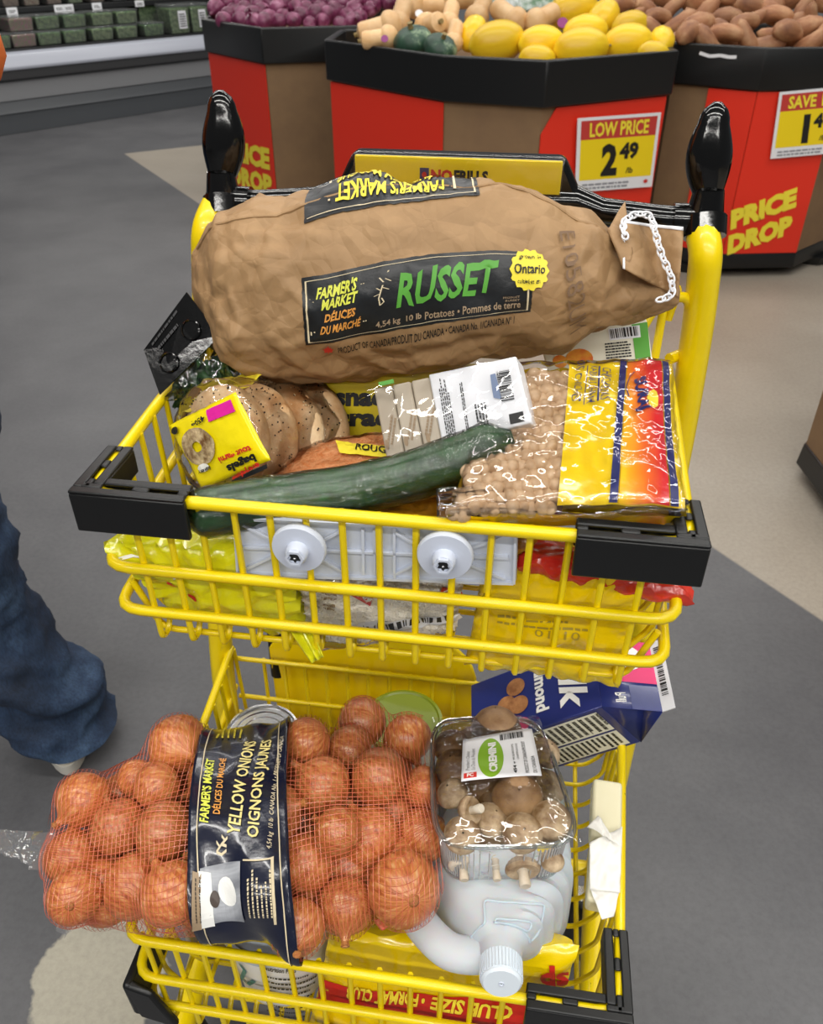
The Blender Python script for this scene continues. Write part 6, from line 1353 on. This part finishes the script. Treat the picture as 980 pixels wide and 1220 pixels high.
# ---- can, lids, tub, club bag
def can(name, label, c, r, h, side):
    t = thing(name, label, 'can', c - A3(0, 0, h)); m = MB(); m.lathe([(.001, -h), (r, -h), (r, -.002)], 40, c, caps=False); m.build('side', side, t); m = MB(); m.lathe([(r, -.004), (r * 1.03, -.002), (r * 1.03, 0), (r * .97, .0005), (r * .95, -.003), (r * .86, -.003), (r * .84, -.0015), (r * .78, -.0015), (r * .76, -.003), (r * .68, -.003), (r * .66, -.002), (r * .60, -.002), (r * .58, -.003), (.001, -.003)], 48, c, caps=False); m.build('lid', 'steel', t); return t
can('food_can', 'silver food can lid showing behind the onion bag', at_z(312, 872, .405), .046, .12, mat('can_label', '#2c3038', .4))
can('gold_can', 'gold-rimmed can lying low beneath the onion bag beside the tub', at_z(250, 1062, .340), .040, .075, mat('gold_can_side', '#8d7a4a', .3, .8))
tb = thing('yogurt_tub', 'round white tub with printed nutrition panel, beneath the onion bag behind the front wires', 'tub', at_z(328, 1080, .398) - A3(0, 0, .115)); tcn = at_z(328, 1080, .398); m = MB(); m.lathe([(.001, -.115), (.050, -.115), (.058, -.006)], 48, tcn, caps=False); m.build('side', 'card_white', tb); m = MB(); m.lathe([(.058, -.006), (.061, -.006), (.061, .003), (.056, .005), (.054, .002), (.001, .002)], 48, tcn, caps=False); m.build('lid', mat('frosted_lid', '#b5bcc6', .35), tb)
TS = lambda u, v: tcn + A3(math.sin((u - .5) * math.pi), -math.cos((u - .5) * math.pi), 0) * (.0505 + .0075 * v) - UPZ * (.115 - .108 * v)
one(lambda b: (px_print(b, TS, (318, 1203), (370, 1208), (318, 1158), 9, 4, fill=.3, words=(3, 14)), px_text(b, TS, 'Nutrition Facts', (314, 1154), (352, 1158), (314, 1149))), 'nutrition_print', 'ink', tb); one(lambda b: lines(b, TS, [[inv_surf(TS, x, y) for x, y in ((286, 1148), (292, 1156), (288, 1165), (296, 1172), (303, 1168))]], .03), 'teal_script', mat('teal_print', '#2f8f9a', .4), tb)
gl = thing('green_lid_tub', 'pale green translucent lid of a tub standing behind the onions', 'tub', at_z(482, 850, .30)); c = at_z(480, 858, .405); m = MB(); m.lathe([(.001, -.10), (.045, -.10), (.050, -.006)], 40, c, caps=False); m.build('side', 'card_white', gl); m = MB(); m.lathe([(.052, -.006), (.052, .001), (.048, .002), (.046, 0), (.001, 0)], 40, c, caps=False); m.build('lid', mat('green_lid', '#7b8a1c', .3), gl)
cbg, t_, b_ = simple_bag('club_size_bag', 'yellow bag with a red band printed upside down, in the front of the lower basket', 'bag', ((366, 1225, -.122), (655, 1250, -.122), (690, 1128, -.085), (392, 1108, -.085)), .012, .04, 'yellow_film', .003, 20, 17, .02, .4)
one(lambda b: px_patch(b, t_, (374, 1192), (652, 1222), (376, 1160), n=(30, 6), off=.001), 'red_band', 'red_ink', cbg)
one(lambda b: (px_text(b, t_, 'CLUB SIZE', (612, 1197), (516, 1184), (608, 1213), off=.0022, bold=.04), px_text(b, t_, '• FORMAT CLUB', (508, 1183), (415, 1171), (505, 1199), off=.0022, bold=.04)), 'lettering', 'yellow_ink', cbg)
one(lambda b: px_text(b, t_, 'sp', (676, 1148), (642, 1148), (676, 1166), off=.0022, bold=.04), 'lettering', 'red_ink', cbg)
simple_bag('lower_yellow_bag', 'large plain yellow bag filling the bottom of the lower basket under the onions', 'bag', ((380, 1125, -.06), (560, 1135, -.06), (560, 930, .12), (300, 930, .12)), .02, .02, 'yellow_film', .005, 18, 19)

# ================================================================== THE SHOPPER AT THE SIDE
pr = thing('person', 'person in baggy blue jeans and pale shoes standing beside the cart', 'person', (-.66, 1.02, 0))
def denim():
    m, nt, b = nodes('blue_denim'); n1 = tex_noise(nt, 6, 6, .65); n2 = tex_noise(nt, 320, 2, .5, stretch=(1, 1, .25)); r = ramp(nt, n1.outputs['Fac'], [(.3, '#142033'), (.5, '#263a56'), (.72, '#4d6787')]); mx = N(nt, 'ShaderNodeMixRGB', blend_type='MULTIPLY'); mx.inputs[0].default_value = .5; L(nt, r.outputs[0], mx.inputs[1]); r2 = ramp(nt, n2.outputs['Fac'], [(.35, '#9a9a9a'), (.6, '#ffffff')]); L(nt, r2.outputs[0], mx.inputs[2]); L(nt, mx.outputs[0], b.inputs['Base Color']); b.inputs['Roughness'].default_value = .85
    bu = N(nt, 'ShaderNodeBump'); bu.inputs['Strength'].default_value = .3; bu.inputs['Distance'].default_value = .002; L(nt, n2.outputs['Fac'], bu.inputs['Height']); L(nt, bu.outputs[0], b.inputs['Normal']); return m
M['denim'] = denim()
def jean_leg(m, prof, sd):
    zz = [p[0] for p in prof]
    def fn(u, v):
        z = np.interp(v, np.linspace(0, 1, len(prof)), zz); cx, cy, rx, ry = (np.interp(-z, [-q for q in zz], [p[k] for p in prof]) for k in (1, 2, 3, 4)); a = 2 * math.pi * u; p = A3(cx + rx * math.cos(a), cy + ry * math.sin(a), z)
        fold = .014 * crump(A3(p[0], p[1], p[2] * 1.6), 9, sd, 2) + (.016 * math.sin(z * 42 + 2 * math.sin(a + sd)) * max(0, 1 - abs(z - .13) / .16)) + .008 * math.sin(z * 26 + 3 * math.cos(a)) * max(0, 1 - abs(z - .45) / .15)
        return p + A3(math.cos(a), math.sin(a), 0) * fold
    m.grid(fn, 56, 110, cu=True)
m = MB()
jean_leg(m, [(.96, -.69, 1.03, .10, .12), (.85, -.685, 1.03, .105, .11), (.70, -.690, 1.03, .098, .10), (.50, -.728, 1.03, .088, .092), (.34, -.728, 1.035, .084, .088), (.18, -.688, 1.035, .088, .092), (.075, -.645, 1.04, .090, .090), (.045, -.638, 1.035, .092, .088)], 1)
jean_leg(m, [(.96, -.76, 1.10, .10, .11), (.85, -.79, 1.10, .105, .11), (.70, -.83, 1.11, .098, .10), (.50, -.88, 1.12, .085, .09), (.34, -.93, 1.13, .082, .086), (.18, -.97, 1.14, .088, .09), (.06, -1.00, 1.14, .095, .088), (.03, -1.00, 1.14, .095, .086)], 4)
m.grid(lambda u, v: A3(-.72 + (.145 + .02 * v) * math.cos(2 * math.pi * u), 1.05 + (.155 + .01 * v) * math.sin(2 * math.pi * u), 1.02 - .16 * v), 40, 10, cu=True); m.build('jeans', 'denim', pr, smooth=80)
M['shoe'] = mat('pale_shoe', '#b9b3a6', .6); M['sole'] = mat('white_sole', '#d8d4ca', .6)
for cx, cy, rz in ((-.665, 1.065, R(112)), (-1.02, 1.26, R(100))):
    X, Y = A3(math.cos(rz), math.sin(rz), 0), A3(-math.sin(rz), math.cos(rz), 0); o = A3(cx, cy, 0)
    def shoe_ring(z, k, top):
        out = []
        for j in range(32): a = 2 * math.pi * j / 32; x = .145 * math.cos(a) + .015; y = (.050 + .006 * math.cos(a)) * math.sin(a); x = min(x, top) if top else x; out.append(o + X * x * k + Y * y * k + UPZ * z)
        return out
    m = MB(); A_ = shoe_ring(.004, .97, 0); B_ = shoe_ring(.03, 1., 0); m.add(A_ + B_, [tuple(range(32))[::-1], tuple(range(32, 64))] + [(j, (j + 1) % 32, 32 + (j + 1) % 32, 32 + j) for j in range(32)]); sl = m.build('sole', 'sole', pr)
    m = MB(); rings = [shoe_ring(.03, .97, 0), shoe_ring(.055, .93, 0), shoe_ring(.08, .85, .08), shoe_ring(.10, .75, .04)]; V = sum(rings, []); m.add(V, [(r_ * 32 + j, r_ * 32 + (j + 1) % 32, (r_ + 1) * 32 + (j + 1) % 32, (r_ + 1) * 32 + j) for r_ in range(3) for j in range(32)] + [tuple(range(96, 128))]); m.build('shoe', 'shoe', pr, sub=1)
M['orange_knit'] = mat('orange_knit', '#e0702a', .8, bump=(200, .3, .002)); M['skin'] = mat('skin', '#c58f6e', .5, sss=.1); M['hair'] = mat('dark_hair', '#231a15', .6)
def skinned(name, verts, edges, m_, lvl=2):
    me = bpy.data.meshes.new(name); og = WL[pr.name]; me.from_pydata([tuple(A3(*v[:3]) - og) for v in verts], edges, []); o = bpy.data.objects.new(name, me); COL.objects.link(o); o.parent = pr
    s_ = o.modifiers.new('skin', 'SKIN'); lay = me.skin_vertices[0].data if me.skin_vertices else None
    if lay is None:
        bm = bmesh.new(); bm.from_mesh(me); bm.verts.layers.skin.verify(); bm.to_mesh(me); bm.free(); lay = me.skin_vertices[0].data
    for i, v in enumerate(verts): lay[i].radius = (v[3], v[4] if len(v) > 4 else v[3]); lay[i].use_root = (i == 0)
    s_.use_smooth_shade = True; sb = o.modifiers.new('subdivision', 'SUBSURF'); sb.levels = sb.render_levels = lvl; me.materials.append(M[m_]); return o
# bust, neck, head and arms of one body; the top covers torso and sleeves
hx, hy = -.72, 1.06
ELBOW = (-.4175, .93, 1.152)
bodyV = [(hx, hy, .98, .10, .13), (hx, hy, 1.20, .09, .13), (hx, hy, 1.40, .08, .14), (hx + .01, hy, 1.50, .052), (hx + .03, hy, 1.56, .055), (hx + .035, hy, 1.64, .088, .075), (hx + .03, hy, 1.72, .070, .062), (hx + .135, hy, 1.63, .014)]
bodyE = [(0, 1), (1, 2), (2, 3), (3, 4), (4, 5), (5, 6), (5, 7)]
ARMS = []
for pts in (((hx, hy - .17, 1.39, .046), ELBOW + (.038,), (hx + .03, hy - .17, 1.05, .027), (hx - .03, hy - .17, 1.00, .026, .036)), ((hx, hy + .18, 1.39, .046), (hx - .16, hy + .24, 1.12, .036), (hx - .18, hy + .25, .87, .026), (hx - .18, hy + .25, .80, .036, .026))):
    n0 = len(bodyV); bodyV += list(pts); bodyE += [(2, n0), (n0, n0 + 1), (n0 + 1, n0 + 2), (n0 + 2, n0 + 3)]; ARMS.append(n0)
    w, p = A3(*pts[2][:3]), A3(*pts[3][:3]); d = nz(p - w); sd = A3(0, 1, 0) if abs(d[2]) < .8 else A3(1, 0, 0)
    for f in range(4):
        k_ = len(bodyV); b0 = p + d * .035 + sd * (f - 1.5) * .018; ln = (.030, .034, .032, .025)[f]
        for q_, r_ in ((b0, .0095), (b0 + d * ln + A3(-.004, 0, -.002), .0085), (b0 + d * ln * 1.8 + A3(-.012, 0, -.006), .0075)): bodyV.append((*q_, r_))
        bodyE += [(n0 + 3, k_), (k_, k_ + 1), (k_ + 1, k_ + 2)]
    k_ = len(bodyV); t0_ = p - sd * .035; bodyV += [(*t0_, .011), (*(t0_ + d * .03 - sd * .008), .009)]; bodyE += [(n0 + 3, k_), (k_, k_ + 1)]
skinned('body', bodyV, bodyE, 'skin')
tv = [(*bodyV[0][:3], .125, .155), (*bodyV[1][:3], .11, .152), (*bodyV[2][:3], .10, .158), (*bodyV[3][:3], .06)]; te = [(0, 1), (1, 2), (2, 3)]
for n0 in ARMS:
    k_ = len(tv); tv += [(*bodyV[n0][:3], .062), (*bodyV[n0 + 1][:3], .052), (*(A3(*bodyV[n0 + 1][:3]) * .15 + A3(*bodyV[n0 + 2][:3]) * .85), .038)]; te += [(2, k_), (k_, k_ + 1), (k_ + 1, k_ + 2)]
skinned('knit_top', tv, te, 'orange_knit')
m = MB(); hc = A3(hx + .015, hy, 1.68); m.ball(hc, (.098, .086, .092), n=24, m=14); m.v = [p if not (p[0] > hc[0] + .045 and p[2] < hc[2] + .04) else (hc[0] + .045, p[1], p[2]) for p in m.v]; m.build('hair', 'hair', pr)
for sg in (-1, 1):
    m = MB(); m.ball((hx + .112, hy + sg * .030, 1.655), .008, n=10, m=8); m.build('eye', 'white_ink', pr); m = MB(); m.ball((hx + .036, hy + sg * .080, 1.635), (.018, .008, .028), n=10, m=8); m.build('ear', 'skin', pr)
m = MB(); m.tube([(hx + .112, hy - .022, 1.588), (hx + .119, hy, 1.587), (hx + .112, hy + .022, 1.588)], .005, 8); m.build('mouth', mat('lips', '#a8645a', .5), pr)
